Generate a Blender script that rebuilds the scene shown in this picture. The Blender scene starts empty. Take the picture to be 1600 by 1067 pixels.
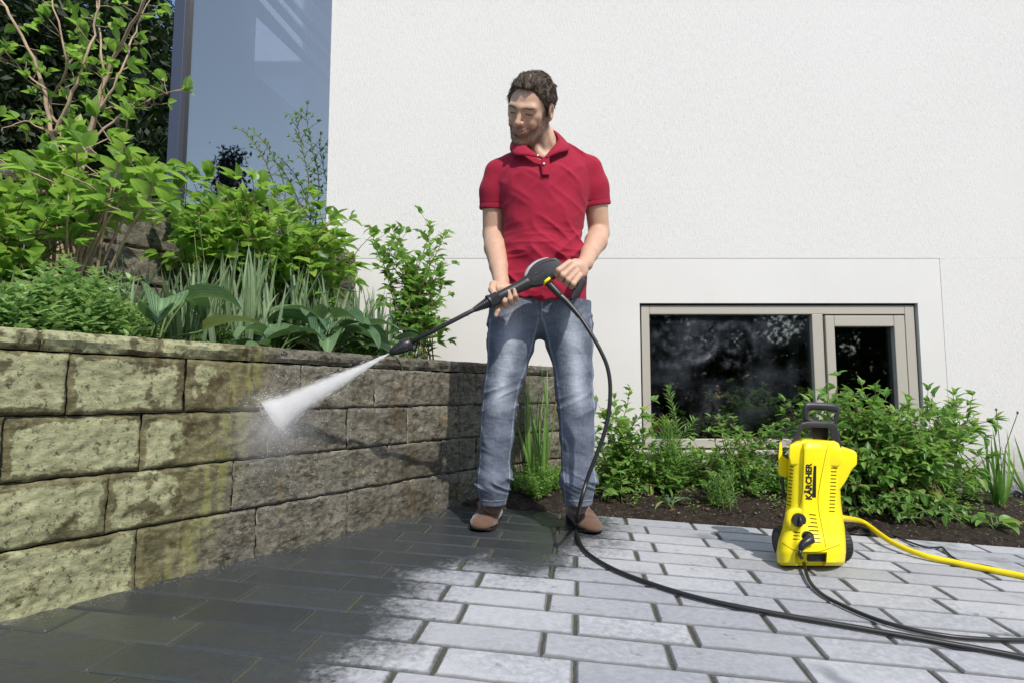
import bpy, bmesh, math, random
import numpy as np
from mathutils import Vector, Matrix, noise
R = math.radians
random.seed(7)
sc = bpy.context.scene
col = sc.collection

# ------------------------------------------------------------------ camera
FPX = 939.0; PITCH = R(5)
cam_d = bpy.data.cameras.new("camera"); cam = bpy.data.objects.new("camera", cam_d); col.objects.link(cam)
cam_d.sensor_width = 36; cam_d.lens = FPX / 1600 * 36; cam_d.clip_start = .05; cam_d.clip_end = 500
cam.location = (0, 0, 0); cam.rotation_euler = (math.pi / 2 + PITCH, 0, 0)
sc.camera = cam
# ------------------------------------------------------------------ light
SUN_EL, SUN_AZ = R(47), R(24)          # azimuth measured from straight behind the camera towards its right
sd = Vector((math.sin(SUN_AZ) * math.cos(SUN_EL), -math.cos(SUN_AZ) * math.cos(SUN_EL), math.sin(SUN_EL)))  # towards the sun
w = bpy.data.worlds.new("World"); sc.world = w; w.use_nodes = True
wn = w.node_tree; sky = wn.nodes.new("ShaderNodeTexSky"); sky.sky_type = 'NISHITA'; sky.sun_disc = False
sky.sun_elevation = SUN_EL; sky.sun_rotation = math.atan2(sd.x, sd.y)
wn.links.new(sky.outputs[0], wn.nodes["Background"].inputs[0]); wn.nodes["Background"].inputs[1].default_value = .15
sl = bpy.data.lights.new("sun", 'SUN'); sl.energy = 3.2; sl.angle = R(.6); sl.color = (1, .94, .86)
so = bpy.data.objects.new("sun", sl); col.objects.link(so); so.rotation_euler = sd.to_track_quat('Z', 'Y').to_euler()
sc.view_settings.view_transform = 'Standard'; sc.view_settings.look = 'None'; sc.view_settings.exposure = .4; sc.view_settings.gamma = 1
sc.cycles.max_bounces = 8; sc.cycles.transparent_max_bounces = 24; sc.cycles.volume_bounces = 14; sc.cycles.volume_step_rate = 1

# ------------------------------------------------------------------ picture point -> point in the place
CT, ST = math.cos(PITCH), math.sin(PITCH)
def ray(px, py):
    a = (px - 800) / FPX; b = -(py - 533.5) / FPX
    return Vector((a, CT - b * ST, ST + b * CT))
def at(px, py, Y):
    d = ray(px, py); return d * (Y / d.y)
D1 = ray(905, 592).normalized(); D2 = -ray(-7400, 176); D2 = (D2 - D1 * D1.dot(D2)).normalized()   # paving axes: away / to the right
GN = D2.cross(D1)
WL0 = Vector((-1.111, 1.352)); WB = Vector((-.246, 2.738)); WD = (WB - WL0).normalized()   # foot line of the retaining wall
YF = 3.45                                                                             # facade plane
G0 = at(835, 831, 2.33)
def gz(x, y): return G0.z - (GN.x * (x - G0.x) + GN.y * (y - G0.y)) / GN.z
def gnd(px, py):
    d = ray(px, py); return d * (G0.dot(GN) / d.dot(GN))
def onv(px, py, p, q):                   # onto the vertical plane over the line p-q (2D)
    d = ray(px, py); n = (q[1] - p[1], p[0] - q[0]); k = (n[0] * p[0] + n[1] * p[1]) / (n[0] * d.x + n[1] * d.y)
    return d * k

# ------------------------------------------------------------------ objects
def tag(o, label=None, cat=None, group=None, kind=None):
    if label: o['label'] = label
    if cat: o['category'] = cat
    if group: o['group'] = group
    if kind: o['kind'] = kind
    return o
def empty(name, loc, label=None, cat=None, group=None, kind=None):
    o = bpy.data.objects.new(name, None); col.objects.link(o); o.location = loc; o.empty_display_size = .1
    return tag(o, label, cat, group, kind)
def mesh(name, V, Fc, m, parent=None, smooth=False, attrs=None):
    """link V, Fc (world coordinates) as one mesh object; parent is an unrotated empty or mesh"""
    me = bpy.data.meshes.new(name)
    V = np.asarray(V, dtype=np.float64).reshape(-1, 3)
    org = np.zeros(3)
    if parent is not None: org = np.array(wloc(parent))
    elif len(V): org = np.array([V[:, 0].mean(), V[:, 1].mean(), V[:, 2].min()])
    me.from_pydata((V - org).tolist() if not isinstance(Fc, np.ndarray) else (V - org), [], Fc.tolist() if isinstance(Fc, np.ndarray) else Fc)
    if smooth: me.polygons.foreach_set('use_smooth', [True] * len(me.polygons))
    for k, a in (attrs or {}).items():
        at_ = me.attributes.new(k, 'FLOAT', 'POINT'); at_.data.foreach_set('value', np.asarray(a, dtype=np.float32))
    for mm in (m if isinstance(m, (list, tuple)) else [m]): me.materials.append(mm)
    me.update()
    o = bpy.data.objects.new(name, me); col.objects.link(o)
    if parent is not None: o.parent = parent; WL[o.name] = tuple(org)
    else: o.location = org; WL[o.name] = tuple(org)
    return o
WL = {}; M = {}
def wloc(o): return WL.get(o.name, tuple(o.location))
class MB:
    def __init__(s): s.v = []; s.f = []; s.mi = []
    def add(s, V, F, mi=0):
        n = len(s.v); s.v += [tuple(v) for v in V]; s.f += [[i + n for i in f] for f in F]; s.mi += [mi] * len(F); return s
    def box(s, lo, hi, bev=0, M=None, mi=0):
        (x0, y0, z0), (x1, y1, z1) = lo, hi
        if bev <= 0:
            V = [(x0, y0, z0), (x1, y0, z0), (x1, y1, z0), (x0, y1, z0), (x0, y0, z1), (x1, y0, z1), (x1, y1, z1), (x0, y1, z1)]
            F = [(0, 3, 2, 1), (4, 5, 6, 7), (0, 1, 5, 4), (1, 2, 6, 5), (2, 3, 7, 6), (3, 0, 4, 7)]
        else:
            bm = bmesh.new(); bmesh.ops.create_cube(bm, size=1)
            for v in bm.verts: v.co = Vector(((x0 + x1) / 2 + v.co.x * (x1 - x0), (y0 + y1) / 2 + v.co.y * (y1 - y0), (z0 + z1) / 2 + v.co.z * (z1 - z0)))
            bmesh.ops.bevel(bm, geom=bm.edges[:], offset=bev, segments=2, affect='EDGES', profile=.5)
            bm.verts.index_update(); V = [v.co.copy() for v in bm.verts]; F = [[v.index for v in f.verts] for f in bm.faces]; bm.free()
        if M: V = [M @ Vector(v) for v in V]
        return s.add(V, F, mi)
    def tube(s, P, r, n=8, cap=True, mi=0):
        P = [Vector(p) for p in P]; m = len(P); rr = r if hasattr(r, '__len__') else [r] * m
        V = []; F = []; T = []
        for i in range(m):
            t = (P[min(i + 1, m - 1)] - P[max(i - 1, 0)]); t = t.normalized() if t.length > 1e-9 else Vector((0, 0, 1)); T.append(t)
        a = T[0].orthogonal().normalized()
        for i in range(m):
            a = (a - T[i] * a.dot(T[i])).normalized(); b = T[i].cross(a)
            for k in range(n):
                th = 2 * math.pi * k / n; V.append(P[i] + (a * math.cos(th) + b * math.sin(th)) * rr[i])
        for i in range(m - 1):
            for k in range(n):
                F.append((i * n + k, i * n + (k + 1) % n, (i + 1) * n + (k + 1) % n, (i + 1) * n + k))
        if cap: F.append(tuple(range(n))[::-1]); F.append(tuple((m - 1) * n + k for k in range(n)))
        return s.add(V, F, mi)
    def build(s, name, m, parent=None, smooth=False):
        o = mesh(name, s.v, s.f, m, parent, smooth)
        if isinstance(m, (list, tuple)): o.data.polygons.foreach_set('material_index', s.mi)
        return o
def spline(P, n=8):
    """Catmull-Rom through points"""
    P = [Vector(p) for p in P]; out = []
    for i in range(len(P) - 1):
        p0 = P[max(i - 1, 0)]; p1 = P[i]; p2 = P[i + 1]; p3 = P[min(i + 2, len(P) - 1)]
        for k in range(n):
            t = k / n
            out.append(.5 * ((2 * p1) + (p2 - p0) * t + (2 * p0 - 5 * p1 + 4 * p2 - p3) * t * t + (3 * p1 - p0 - 3 * p2 + p3) * t ** 3))
    out.append(P[-1]); return out
def autosmooth(o, deg=35):
    me = o.data; me.polygons.foreach_set('use_smooth', [True] * len(me.polygons)); me.set_sharp_from_angle(angle=R(deg)); return o

# ------------------------------------------------------------------ materials
class NT:
    def __init__(s, name):
        s.m = bpy.data.materials.new(name); s.m.use_nodes = True; s.t = s.m.node_tree; s.t.nodes.clear()
        s.out = s.n('ShaderNodeOutputMaterial')
    def n(s, t, **k):
        nd = s.t.nodes.new(t)
        for a, b in k.items(): setattr(nd, a, b)
        return nd
    def l(s, a, b): s.t.links.new(a, b)
    def put(s, sock, v):
        if isinstance(v, bpy.types.NodeSocket): s.l(v, sock)
        elif v is not None:
            try: sock.default_value = v
            except Exception: sock.default_value = (*v, 1)
    def co(s, scale=(1, 1, 1), kind='Object'):
        tc = s.n('ShaderNodeTexCoord'); mp = s.n('ShaderNodeMapping'); s.l(tc.outputs[kind], mp.inputs[0]); mp.inputs['Scale'].default_value = scale
        return mp.outputs[0]
    def pos(s, scale=(1, 1, 1)):
        g = s.n('ShaderNodeNewGeometry'); mp = s.n('ShaderNodeMapping'); s.l(g.outputs['Position'], mp.inputs[0]); mp.inputs['Scale'].default_value = scale
        return mp.outputs[0]
    def noise(s, vec, scale=5, detail=4, rough=.55, dist=0):
        n = s.n('ShaderNodeTexNoise'); s.l(vec, n.inputs['Vector']); n.inputs['Scale'].default_value = scale; n.inputs['Detail'].default_value = detail
        n.inputs['Roughness'].default_value = rough; n.inputs['Distortion'].default_value = dist; return n.outputs[0]
    def vor(s, vec, scale=5, feature='F1', out=0):
        n = s.n('ShaderNodeTexVoronoi', feature=feature); s.l(vec, n.inputs['Vector']); n.inputs['Scale'].default_value = scale; return n.outputs[out]
    def ramp(s, f, a, b, c0=0., c1=1.):
        n = s.n('ShaderNodeMapRange'); n.clamp = True; s.put(n.inputs[0], f)
        for i, v in zip((1, 2, 3, 4), (a, b, c0, c1)): s.put(n.inputs[i], v)
        n.interpolation_type = 'SMOOTHSTEP' if not isinstance(a, bpy.types.NodeSocket) else 'LINEAR'
        return n.outputs[0]
    def math(s, op, a, b=0., c=None):
        n = s.n('ShaderNodeMath', operation=op); s.put(n.inputs[0], a); s.put(n.inputs[1], b)
        if c is not None: s.put(n.inputs[2], c)
        return n.outputs[0]
    def mix(s, f, a, b, mode='MIX'):
        n = s.n('ShaderNodeMix', data_type='RGBA', blend_type=mode); s.put(n.inputs[0], f); s.put(n.inputs[6], a if isinstance(a, bpy.types.NodeSocket) else (*a, 1)); s.put(n.inputs[7], b if isinstance(b, bpy.types.NodeSocket) else (*b, 1))
        return n.outputs[2]
    def attr(s, name, o='Fac'): return s.n('ShaderNodeAttribute', attribute_name=name).outputs[o]
    def bump(s, h, strength=.5, dist=.01, normal=None):
        n = s.n('ShaderNodeBump'); s.put(n.inputs['Height'], h); n.inputs['Strength'].default_value = strength; n.inputs['Distance'].default_value = dist
        if normal is not None: s.l(normal, n.inputs['Normal'])
        return n.outputs[0]
    def bsdf(s, base, rough=.6, spec=.5, normal=None, **k):
        b = s.n('ShaderNodeBsdfPrincipled'); s.put(b.inputs['Base Color'], base if isinstance(base, bpy.types.NodeSocket) else (*base, 1)); s.put(b.inputs['Roughness'], rough)
        s.put(b.inputs['Specular IOR Level'], spec)
        if normal is not None: s.l(normal, b.inputs['Normal'])
        for a, v in k.items(): s.put(b.inputs[a.replace('_', ' ')], v)
        return b.outputs[0]
    def done(s, shader): s.l(shader, s.out.inputs[0]); return s.m
def simple(name, base, rough=.6, spec=.5, bump=None, var=None, **k):
    t = NT(name); nrm = None; c = base
    v = t.co()
    if var:
        sc_, amt = var; c = t.mix(t.ramp(t.noise(v, sc_, 5), .3, .7), tuple(x * (1 - amt) for x in base), tuple(min(1, x * (1 + amt)) for x in base))
    if bump: nrm = t.bump(t.noise(v, bump[0], 5), bump[1], bump[2])
    return t.done(t.bsdf(c, rough, spec, nrm, **k))
# ================================================================== ground, paving, bed


def pxs(p): return p
# wet outline (where the jet has soaked the pavers)
WET = [gnd(*q) for q in [(-900, 1600), (300, 1500), (440, 1120), (520, 1035), (575, 1000), (590, 955), (640, 925), (625, 893), (700, 880), (760, 868), (812, 893), (850, 880), (880, 858), (925, 838), (935, 812), (905, 801), (790, 786), (714, 780), (-900, 1200)]]
WET = [(p.x, p.y) for p in WET]
def sdf_poly(P, poly):
    P = np.asarray(P)[:, :2]; d = np.full(len(P), 1e9); ins = np.zeros(len(P), bool); n = len(poly)
    for i in range(n):
        a = np.array(poly[i]); b = np.array(poly[(i + 1) % n]); e = b - a; w_ = P - a
        t = np.clip((w_ @ e) / (e @ e), 0, 1); d = np.minimum(d, np.linalg.norm(w_ - t[:, None] * e, axis=1))
        c = (a[1] > P[:, 1]) != (b[1] > P[:, 1])
        xi = a[0] + (P[:, 1] - a[1]) * (b[0] - a[0]) / (b[1] - a[1] + 1e-12); ins ^= c & (P[:, 0] < xi)
    return np.where(ins, -d, d)
def m_paver():
    t = NT('paver_concrete'); v = t.pos()
    wet = t.attr('wet'); ed = t.attr('edge'); rn = t.attr('rnd')
    n1 = t.noise(v, 7, 6, .65); n2 = t.noise(v, 60, 4, .7); n3 = t.noise(v, 2.2, 3)
    drop = t.vor(v, 26); d2 = t.ramp(drop, .09, .13, -.055, 0.)
    # wet = signed distance (negative inside), broken up by noise
    s = t.math('ADD', wet, t.math('MULTIPLY', t.math('SUBTRACT', n1, .5), .26)); s = t.math('ADD', s, t.math('MULTIPLY', t.math('SUBTRACT', n2, .5), .22))
    s = t.math('ADD', s, t.math('MULTIPLY', d2, t.ramp(wet, .0, .5, 1., 0.)))
    s = t.math('SUBTRACT', s, t.ramp(t.math('ADD', ed, t.math('MULTIPLY', t.math('SUBTRACT', n2, .5), .008)), .001, .009, .075, 0.))   # rims stay damp longest
    wf = t.ramp(s, -.05, .17, 1., 0.)
    rim = t.ramp(t.math('ADD', ed, t.math('MULTIPLY', t.math('SUBTRACT', n1, .5), .010)), .0015, .0085, 1., 0.)
    dry = t.mix(t.ramp(n3, .35, .65), (.285, .297, .32), (.41, .418, .435)); dry = t.mix(t.ramp(n2, .3, .75), dry, (.47, .478, .495))
    dry = t.mix(t.math('MULTIPLY', rn, .6), dry, (.235, .245, .27))
    dry = t.mix(t.ramp(t.noise(v, 4, 3, .6), .60, .74), dry, (.19, .205, .225))
    dry = t.mix(t.math('MULTIPLY', t.ramp(t.noise(v, 18, 5, .7), .62, .70), .6), dry, (.12, .125, .135))
    dry = t.mix(t.math('MULTIPLY', rim, .75), dry, (.07, .075, .072))
    wc = t.mix(n2, (.034, .039, .042), (.066, .073, .075)); wc = t.mix(t.math('MULTIPLY', t.ramp(t.noise(v, 3, 4), .5, .75), t.attr('moss')), wc, (.055, .065, .042))
    grit = t.ramp(t.vor(v, 55), .03, .05, 1., 0.); wc = t.mix(t.math('MULTIPLY', grit, t.ramp(t.noise(v, 9, 2), .5, .6)), wc, (.35, .35, .31))
    wc = t.mix(t.math('MULTIPLY', rn, .5), wc, (.018, .022, .025)); c = t.mix(wf, dry, wc)
    nb = t.bump(t.noise(v, 220, 3, .7), .22, .004, t.bump(t.noise(v, 25, 4, .6), .35, .006))
    return t.done(t.bsdf(c, t.mix(wf, (.75,) * 3, t.mix(t.ramp(n3, .4, .6), (.10,) * 3, (.34,) * 3)), t.math('MULTIPLY_ADD', wf, .15, .3), nb))
def m_joint():
    t = NT('joint_sand'); v = t.pos(); n = t.noise(v, 120, 4, .8)
    c = t.mix(n, (.045, .045, .035), (.15, .145, .11)); c = t.mix(t.ramp(t.attr('wet'), .02, .5, .75, .05), c, (.105, .108, .07))
    c = t.mix(t.ramp(t.noise(v, 260, 3), .58, .7), c, (.22, .21, .17))
    return t.done(t.bsdf(c, .9, .2, t.bump(n, 1, .01)))

M['paver'] = m_paver(); M['joint'] = m_joint()
PW, PD, GAP = .277, .1245, .0068
def paving():
    V = []; F = []; E = []; RN = []
    nx, ny = 14, 6
    edge_a = .367
    for k in range(-30, 12):
        b0 = -1.065 + PD * k - PD / 2; off = (-.118 if k % 2 == 0 else -.190)
        gx = .004 * noise.noise((k * 3.1, 2, 0))
        for j in range(-14, 16):
            a0 = off + PW * j
            x0 = a0 + GAP / 2 * (.6 + random.random() * .9) + gx; x1 = a0 + PW - GAP / 2 * (.6 + random.random() * .9) + gx
            y0 = b0 + GAP / 2 * random.uniform(.7, 1.); y1 = b0 + PD - GAP / 2 * random.uniform(.7, 1.)
            c = G0 + D2 * ((x0 + x1) / 2) + D1 * ((y0 + y1) / 2)
            if (Vector((c.x, c.y)) - WB).dot(Vector((-WD.y, WD.x))) > .16 or c.y < -1.2: continue
            us = [0, .02, .05] + [.05 + .9 * i / nx for i in range(1, nx)] + [.95, .98, 1]
            vs = [0, .05, .12] + [.12 + .76 * i / ny for i in range(1, ny)] + [.88, .95, 1]
            n0 = len(V); rnd = random.random(); tl = (random.uniform(-1, 1) * .0012, random.uniform(-1, 1) * .0012)
            for iv, v_ in enumerate(vs):
                for iu, u_ in enumerate(us):
                    x = x0 + (x1 - x0) * u_; y = y0 + (y1 - y0) * v_
                    e = min(x - x0, x1 - x, y - y0, y1 - y)
                    jx = noise.noise((x * 38, y * 38, k)) * .0016 if e < .002 else 0; jy = noise.noise((x * 38, y * 38, k + 9)) * .0016 if e < .002 else 0
                    h = -.0045 * (1 - min(e / .005, 1)) ** 2 + tl[0] * (u_ - .5) + tl[1] * (v_ - .5)
                    V.append(G0 + D2 * (x + jx) + D1 * (y + jy) + GN * h); E.append(e); RN.append(rnd)
            w_ = len(us)
            for iv in range(len(vs) - 1):
                for iu in range(w_ - 1):
                    q = n0 + iv * w_ + iu; F.append((q, q + 1, q + 1 + w_, q + w_))
            # skirts
            ring = [n0 + i for i in range(w_)] + [n0 + w_ * i + w_ - 1 for i in range(1, len(vs))] + [n0 + (len(vs) - 1) * w_ + i for i in range(w_ - 2, -1, -1)] + [n0 + w_ * i for i in range(len(vs) - 2, 0, -1)]
            m0 = len(V)
            for q in ring: V.append(V[q] - GN * .02); E.append(0); RN.append(rnd)
            L = len(ring)
            for i in range(L): F.append((ring[i], m0 + i, m0 + (i + 1) % L, ring[(i + 1) % L]))
    A = np.array([tuple(v) for v in V]); wet = sdf_poly(A, WET)
    wl = (A[:, 0] - WB.x) * (-WD.y) + (A[:, 1] - WB.y) * WD.x   # distance in front of the wall is negative
    moss = np.clip(1 + (wl + .05) / .75, 0, 1) * np.clip((1.9 - A[:, 1]) / .5, 0, 1)
    tag(mesh('paving', A, F, M['paver'], smooth=False, attrs=dict(edge=E, rnd=RN, wet=wet, moss=moss)), kind='structure')
    # joint sand sheet just under the paver tops
    V = []; F = []; nx, ny = 90, 90
    for j in range(ny + 1):
        for i in range(nx + 1):
            x = -4.2 + 8.6 * i / nx; y = -4.0 + 4.367 * j / ny
            V.append(G0 + D2 * x + D1 * y - GN * .0055)
    for j in range(ny):
        for i in range(nx): q = j * (nx + 1) + i; F.append((q, q + 1, q + nx + 2, q + nx + 1))
    A = np.array([tuple(v) for v in V])
    tag(mesh('paving_joints', A, F, M['joint'], attrs=dict(wet=sdf_poly(A, WET))), kind='structure')
paving()
def m_soil(name, a, b, c):
    t = NT(name); v = t.pos(); n = t.noise(v, 28, 6, .7)
    k = t.mix(t.ramp(n, .3, .7), a, b); k = t.mix(t.ramp(t.vor(v, 60), .1, .2, 1., 0.), k, c)
    k = t.mix(t.ramp(t.noise(v, 90, 3), .62, .7), k, (.22, .18, .13))
    return t.done(t.bsdf(k, .95, .2, t.bump(n, 1, .02)))
M['soil'] = m_soil('bark_soil', (.012, .009, .007), (.045, .034, .025), (.02, .016, .012))
M['gravel'] = m_soil('gravel_stone', (.12, .12, .12), (.3, .3, .31), (.2, .2, .2))
M['earth'] = m_soil('far_earth', (.05, .045, .03), (.10, .09, .06), (.07, .06, .04))
# far ground: one big sheet that follows the slope near and levels out
def far_ground():
    V = [G0 + D2 * x + D1 * y - GN * .05 for x, y in ((-150, -150), (150, -150), (150, 150), (-150, 150))]
    V = [(x, y, G0.z - .07 - .0 * x + (gz(max(-4, min(4, x)), max(-4, min(4, y))) - G0.z) - .05) for x in (-150, -4, 4, 150) for y in (-150, -4, 4, 150)]
    F = [(i * 4 + j, (i + 1) * 4 + j, (i + 1) * 4 + j + 1, i * 4 + j + 1) for i in range(3) for j in range(3)]
    tag(mesh('ground', V, F, M['earth']), kind='structure')
far_ground()
def bed_z(x, y):     # lower planting bed in front of the facade
    p = Vector((x, y, gz(x, y))) - G0; b = p.dot(D1) - .367; 
    t = max(0, min(1, b / .55)); return gz(x, y) + .012 * min(1, b / .03 if b > 0 else 0) + .085 * t * t * (3 - 2 * t)
def lower_bed():
    V = []; F = []; nx, ny = 300, 90
    for j in range(ny + 1):
        for i in range(nx + 1):
            a = -.75 + 4.7 * i / nx; b = .362 + 1.3 * (j / ny)
            p = G0 + D2 * a + D1 * b
            y = min(p.y, YF + .02); x = p.x
            r_ = noise.noise((x * 30, y * 30, 1)) * .006 + noise.noise((x * 9, y * 9, 4)) * .010 + abs(noise.noise((x * 75, y * 75, 8))) * .006
            V.append((x, y, bed_z(x, y) + (r_ if b > .366 else -.03)))
    for j in range(ny):
        for i in range(nx): q = j * (nx + 1) + i; F.append((q, q + 1, q + nx + 2, q + nx + 1))
    tag(mesh('planting_bed_soil', V, F, M['soil'], smooth=True), kind='structure')
lower_bed()
# ================================================================== stone walls
def m_stone(name, dirty):
    t = NT(name); v = t.pos(); ed = t.attr('edge'); rn = t.attr('rnd'); s = t.attr('along')
    vs = t.pos((1, 1, 2.2))
    n1 = t.noise(v, 12, 8, .7); n2 = t.noise(vs, 45, 6, .75); n3 = t.noise(v, 3.5, 4)
    c = t.mix(t.ramp(n1, .32, .66), (.040, .034, .024), (.16, .154, .124)); c = t.mix(t.ramp(n2, .4, .68), c, (.24, .22, .165))
    c = t.mix(t.ramp(n3, .55, .7), c, (.10, .072, .038)); c = t.mix(t.math('MULTIPLY', rn, .5), c, (.06, .055, .043))
    c = t.mix(t.ramp(t.noise(vs, 22, 6, .8), .53, .66), c, (.022, .019, .015))
    c = t.mix(t.math('MULTIPLY', t.ramp(t.noise(v, 8, 5), .6, .7), .35), c, (.24, .17, .06))
    c = t.mix(t.math('MULTIPLY', t.ramp(t.vor(v, 150), .18, .25, 1., 0.), t.ramp(n1, .5, .6)), c, (.48, .45, .38))
    # lime bleeding out of the washed joints
    c = t.mix(t.math('MULTIPLY', t.ramp(t.math('ADD', ed, t.math('MULTIPLY', n2, .006)), .003, .0065, 1., 0.), t.ramp(t.noise(v, 14, 3), .45, .6)), c, (.34, .32, .27))
    rough = .8; spec = .25
    if dirty:
        z = t.n('ShaderNodeSeparateXYZ'); t.l(t.pos(), z.inputs[0])
        zsl = t.math('MULTIPLY', t.math('SUBTRACT', z.outputs[2], .1), -1.0); d = t.math('ADD', t.math('ADD', s, zsl), t.math('MULTIPLY', t.math('SUBTRACT', n3, .5), .22)); vd = t.pos((9, 9, 1.3))
        d = t.math('ADD', d, t.math('MULTIPLY', t.math('SUBTRACT', t.noise(vd, 3, 5), .5), .22))
        ol = t.mix(t.ramp(n1, .3, .7), (.06, .055, .022), (.17, .155, .075)); ol = t.mix(t.ramp(n2, .45, .7), ol, (.23, .215, .12))
        f1 = t.ramp(d, .25, .95, 1., 0.)        # olive film up to here
        c = t.mix(t.math('MULTIPLY', f1, .9), c, ol)
        dr = t.math('MULTIPLY', t.ramp(d, .30, .55), t.ramp(d, .60, .85, 1., 0.)); c = t.mix(t.math('MULTIPLY', t.math('MULTIPLY', dr, .38), t.ramp(t.noise(vd, 6, 4), .42, .6)), c, (.27, .28, .07))
        pt = t.math('ADD', t.math('MULTIPLY', t.ramp(ed, .0, .030), .34), t.math('MULTIPLY', n3, .95)); pt = t.math('ADD', pt, t.math('MULTIPLY', t.math('SUBTRACT', n1, .5), 1.1))
        pt = t.math('ADD', pt, t.math('MULTIPLY', rn, .08))
        pt = t.math('SUBTRACT', pt, t.ramp(d, -.15, .5, 0., .5))
        pf = t.ramp(pt, .62, .70); sage = t.mix(t.ramp(n2, .35, .7), (.225, .23, .12), (.385, .385, .235)); sage = t.mix(t.ramp(t.noise(v, 70, 5, .8), .55, .62), sage, (.09, .085, .048))
        c = t.mix(pf, c, sage)
        br = t.math('MULTIPLY', t.ramp(t.math('MULTIPLY_ADD', t.noise(v, 26, 5), .5, t.math('MULTIPLY', t.noise(v, 5, 2), .5)), .56, .60), f1)
        c = t.mix(t.math('MULTIPLY', br, .75), c, (.06, .042, .018))
    nb = t.bump(n1, .5, .012, t.bump(n2, .6, .006))
    return t.done(t.bsdf(c, rough, spec, nb))
M['stone'] = m_stone('washed_stone', True); M['stone_up'] = m_stone('old_stone', False)
M['crack'] = simple('dark_joint', (.012, .011, .009), .95, .1)
def block_wall(root, p, q, zrows, joints, m, res=.0065, name='stone_blocks', along0=None, outw=(0, 0), seed=0, rough=1.):
    """course faces between ground points p and q; joints[row] = distances along the wall; outward normal on the camera side"""
    p = Vector(p); q = Vector(q); d = (q - p); L = d.length; d.normalize(); nrm = Vector((d.y, -d.x))
    V = []; F = []; E = []; RN = []; AL = []
    for r_, (z0, z1) in enumerate(zrows):
        js = [0] + [j for j in joints[r_] if .03 < j < L - .03] + [L]
        for b in range(len(js) - 1):
            s0, s1 = js[b] + .0012, js[b + 1] - .0012; nu = max(3, int((s1 - s0) / res)); nv = max(3, int((z1 - z0) / res)); n0 = len(V)
            rnd = random.random(); push = random.uniform(-.004, .006) * rough; sd_ = random.random() * 50
            for j in range(nv + 1):
                for i in range(nu + 1):
                    u_ = i / nu; v_ = j / nv
                    if i in (0, nu) or j in (0, nv): pass
                    s = s0 + (s1 - s0) * u_; z = z0 + .0012 + (z1 - z0 - .0024) * v_
                    e = min(s - s0, s1 - s, z - z0 - .0012, z1 - .0012 - z) 
                    nz = noise.fractal((s * 9, z * 14, sd_), 1, 2, 5) * .0075 + noise.fractal((s * 40, z * 60, sd_ + 3), 1, 2, 4) * .0045
                    ex = noise.noise((s * 30, z * 30, 5)) * .003 if e < 1e-4 else 0
                    k = 1 - min(e / .008, 1)
                    h = .008 + push * .6 + nz * rough - .011 * k ** 2.5
                    V.append((p.x + d.x * (s + ex) + nrm.x * h, p.y + d.y * (s + ex) + nrm.y * h, z + ex)); E.append(e); RN.append(rnd); AL.append(s)
            for j in range(nv):
                for i in range(nu): a = n0 + j * (nu + 1) + i; F.append((a, a + 1, a + nu + 2, a + nu + 1))
    AL = np.array(AL)
    if along0 is not None: AL = (AL - along0[0]) / (along0[1] - along0[0])
    return mesh(name, V, F, m, root, smooth=True, attrs=dict(edge=E, rnd=RN, along=AL))
def cap_stones(root, p, q, z0, z1, depth, cuts, m, over=.012, along0=None, res=.008, name='cap_stone'):
    p = Vector(p); q = Vector(q); d = (q - p); L = d.length; d.normalize(); nrm = Vector((d.y, -d.x))
    js = [0] + cuts + [L]
    prof = [(-depth, z1 - .012), (-depth + .012, z1)] + [(-depth + .012 + (depth + over - .03) * i / 14, z1) for i in range(1, 15)] + [(over - .008, z1 - .005), (over, z1 - .014), (over, z1 - (z1 - z0) * .5), (over - .003, z0 + .012), (over - .011, z0), (-depth + .02, z0)]
    for b in range(len(js) - 1):
        s0, s1 = js[b] + .0015, js[b + 1] - .0015; nu = max(4, int((s1 - s0) / res)); V = []; F = []; E = []; AL = []; rnd = random.random(); sd_ = random.random() * 90
        for i in range(nu + 1):
            s = s0 + (s1 - s0) * i / nu
            for h, z in prof:
                e = min(s - s0, s1 - s) + .001
                f = 1 if h > 0 else .35
                nz = (noise.fractal((s * 12, z * 30, sd_ + h * 20), 1, 2, 5) * .011 + noise.fractal((s * 45, z * 60, sd_), 1, 2, 3) * .004) * f
                k = (1 - min(e / .01, 1)) ** 2 * .006
                V.append((p.x + d.x * s + nrm.x * (h + nz - (k if h > 0 else 0)), p.y + d.y * s + nrm.y * (h + nz - (k if h > 0 else 0)), z + nz * .3 - k * (z > z0 + .02))); E.append(min(e, max(0, z - z0) + .004)); AL.append(s)
        n = len(prof)
        for i in range(nu):
            for k in range(n): a = i * n + k; b_ = i * n + (k + 1) % n; F.append((a, a + n, b_ + n, b_))
        F.append(tuple(range(n))); F.append(tuple(nu * n + k for k in range(n - 1, -1, -1)))
        AL = np.array(AL)
        if along0 is not None: AL = (AL - along0[0]) / (along0[1] - along0[0])
        mesh(name, V, F, m, root, smooth=False, attrs=dict(edge=E, rnd=[rnd] * len(V), along=AL))
WSTART = WL0 - WD * .75
def s_of(px, py):
    h = onv(px, py, WL0, WB); return (Vector((h.x, h.y)) - WSTART).length
L1 = (WB - WSTART).length
zb, zc, zt = -.492, .098, .149
rows = [(zb + .1475 * i, zb + .1475 * (i + 1)) for i in range(4)]; rows[0] = (zb - .03, rows[0][1])
jr = {3: [(105, 600), (289, 600), (470, 600), (585, 610), (674, 610)], 2: [(2, 700), (220, 690), (418, 680), (542, 670), (636, 662)],
      1: [(166, 800), (362, 770), (496, 750), (605, 730), (689, 712)], 0: [(213, 880), (400, 835), (542, 800), (640, 780)]}
ext = {3: [.12, .42], 2: [.28, ], 1: [.1, .36, .62], 0: [.22, .52]}
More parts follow.
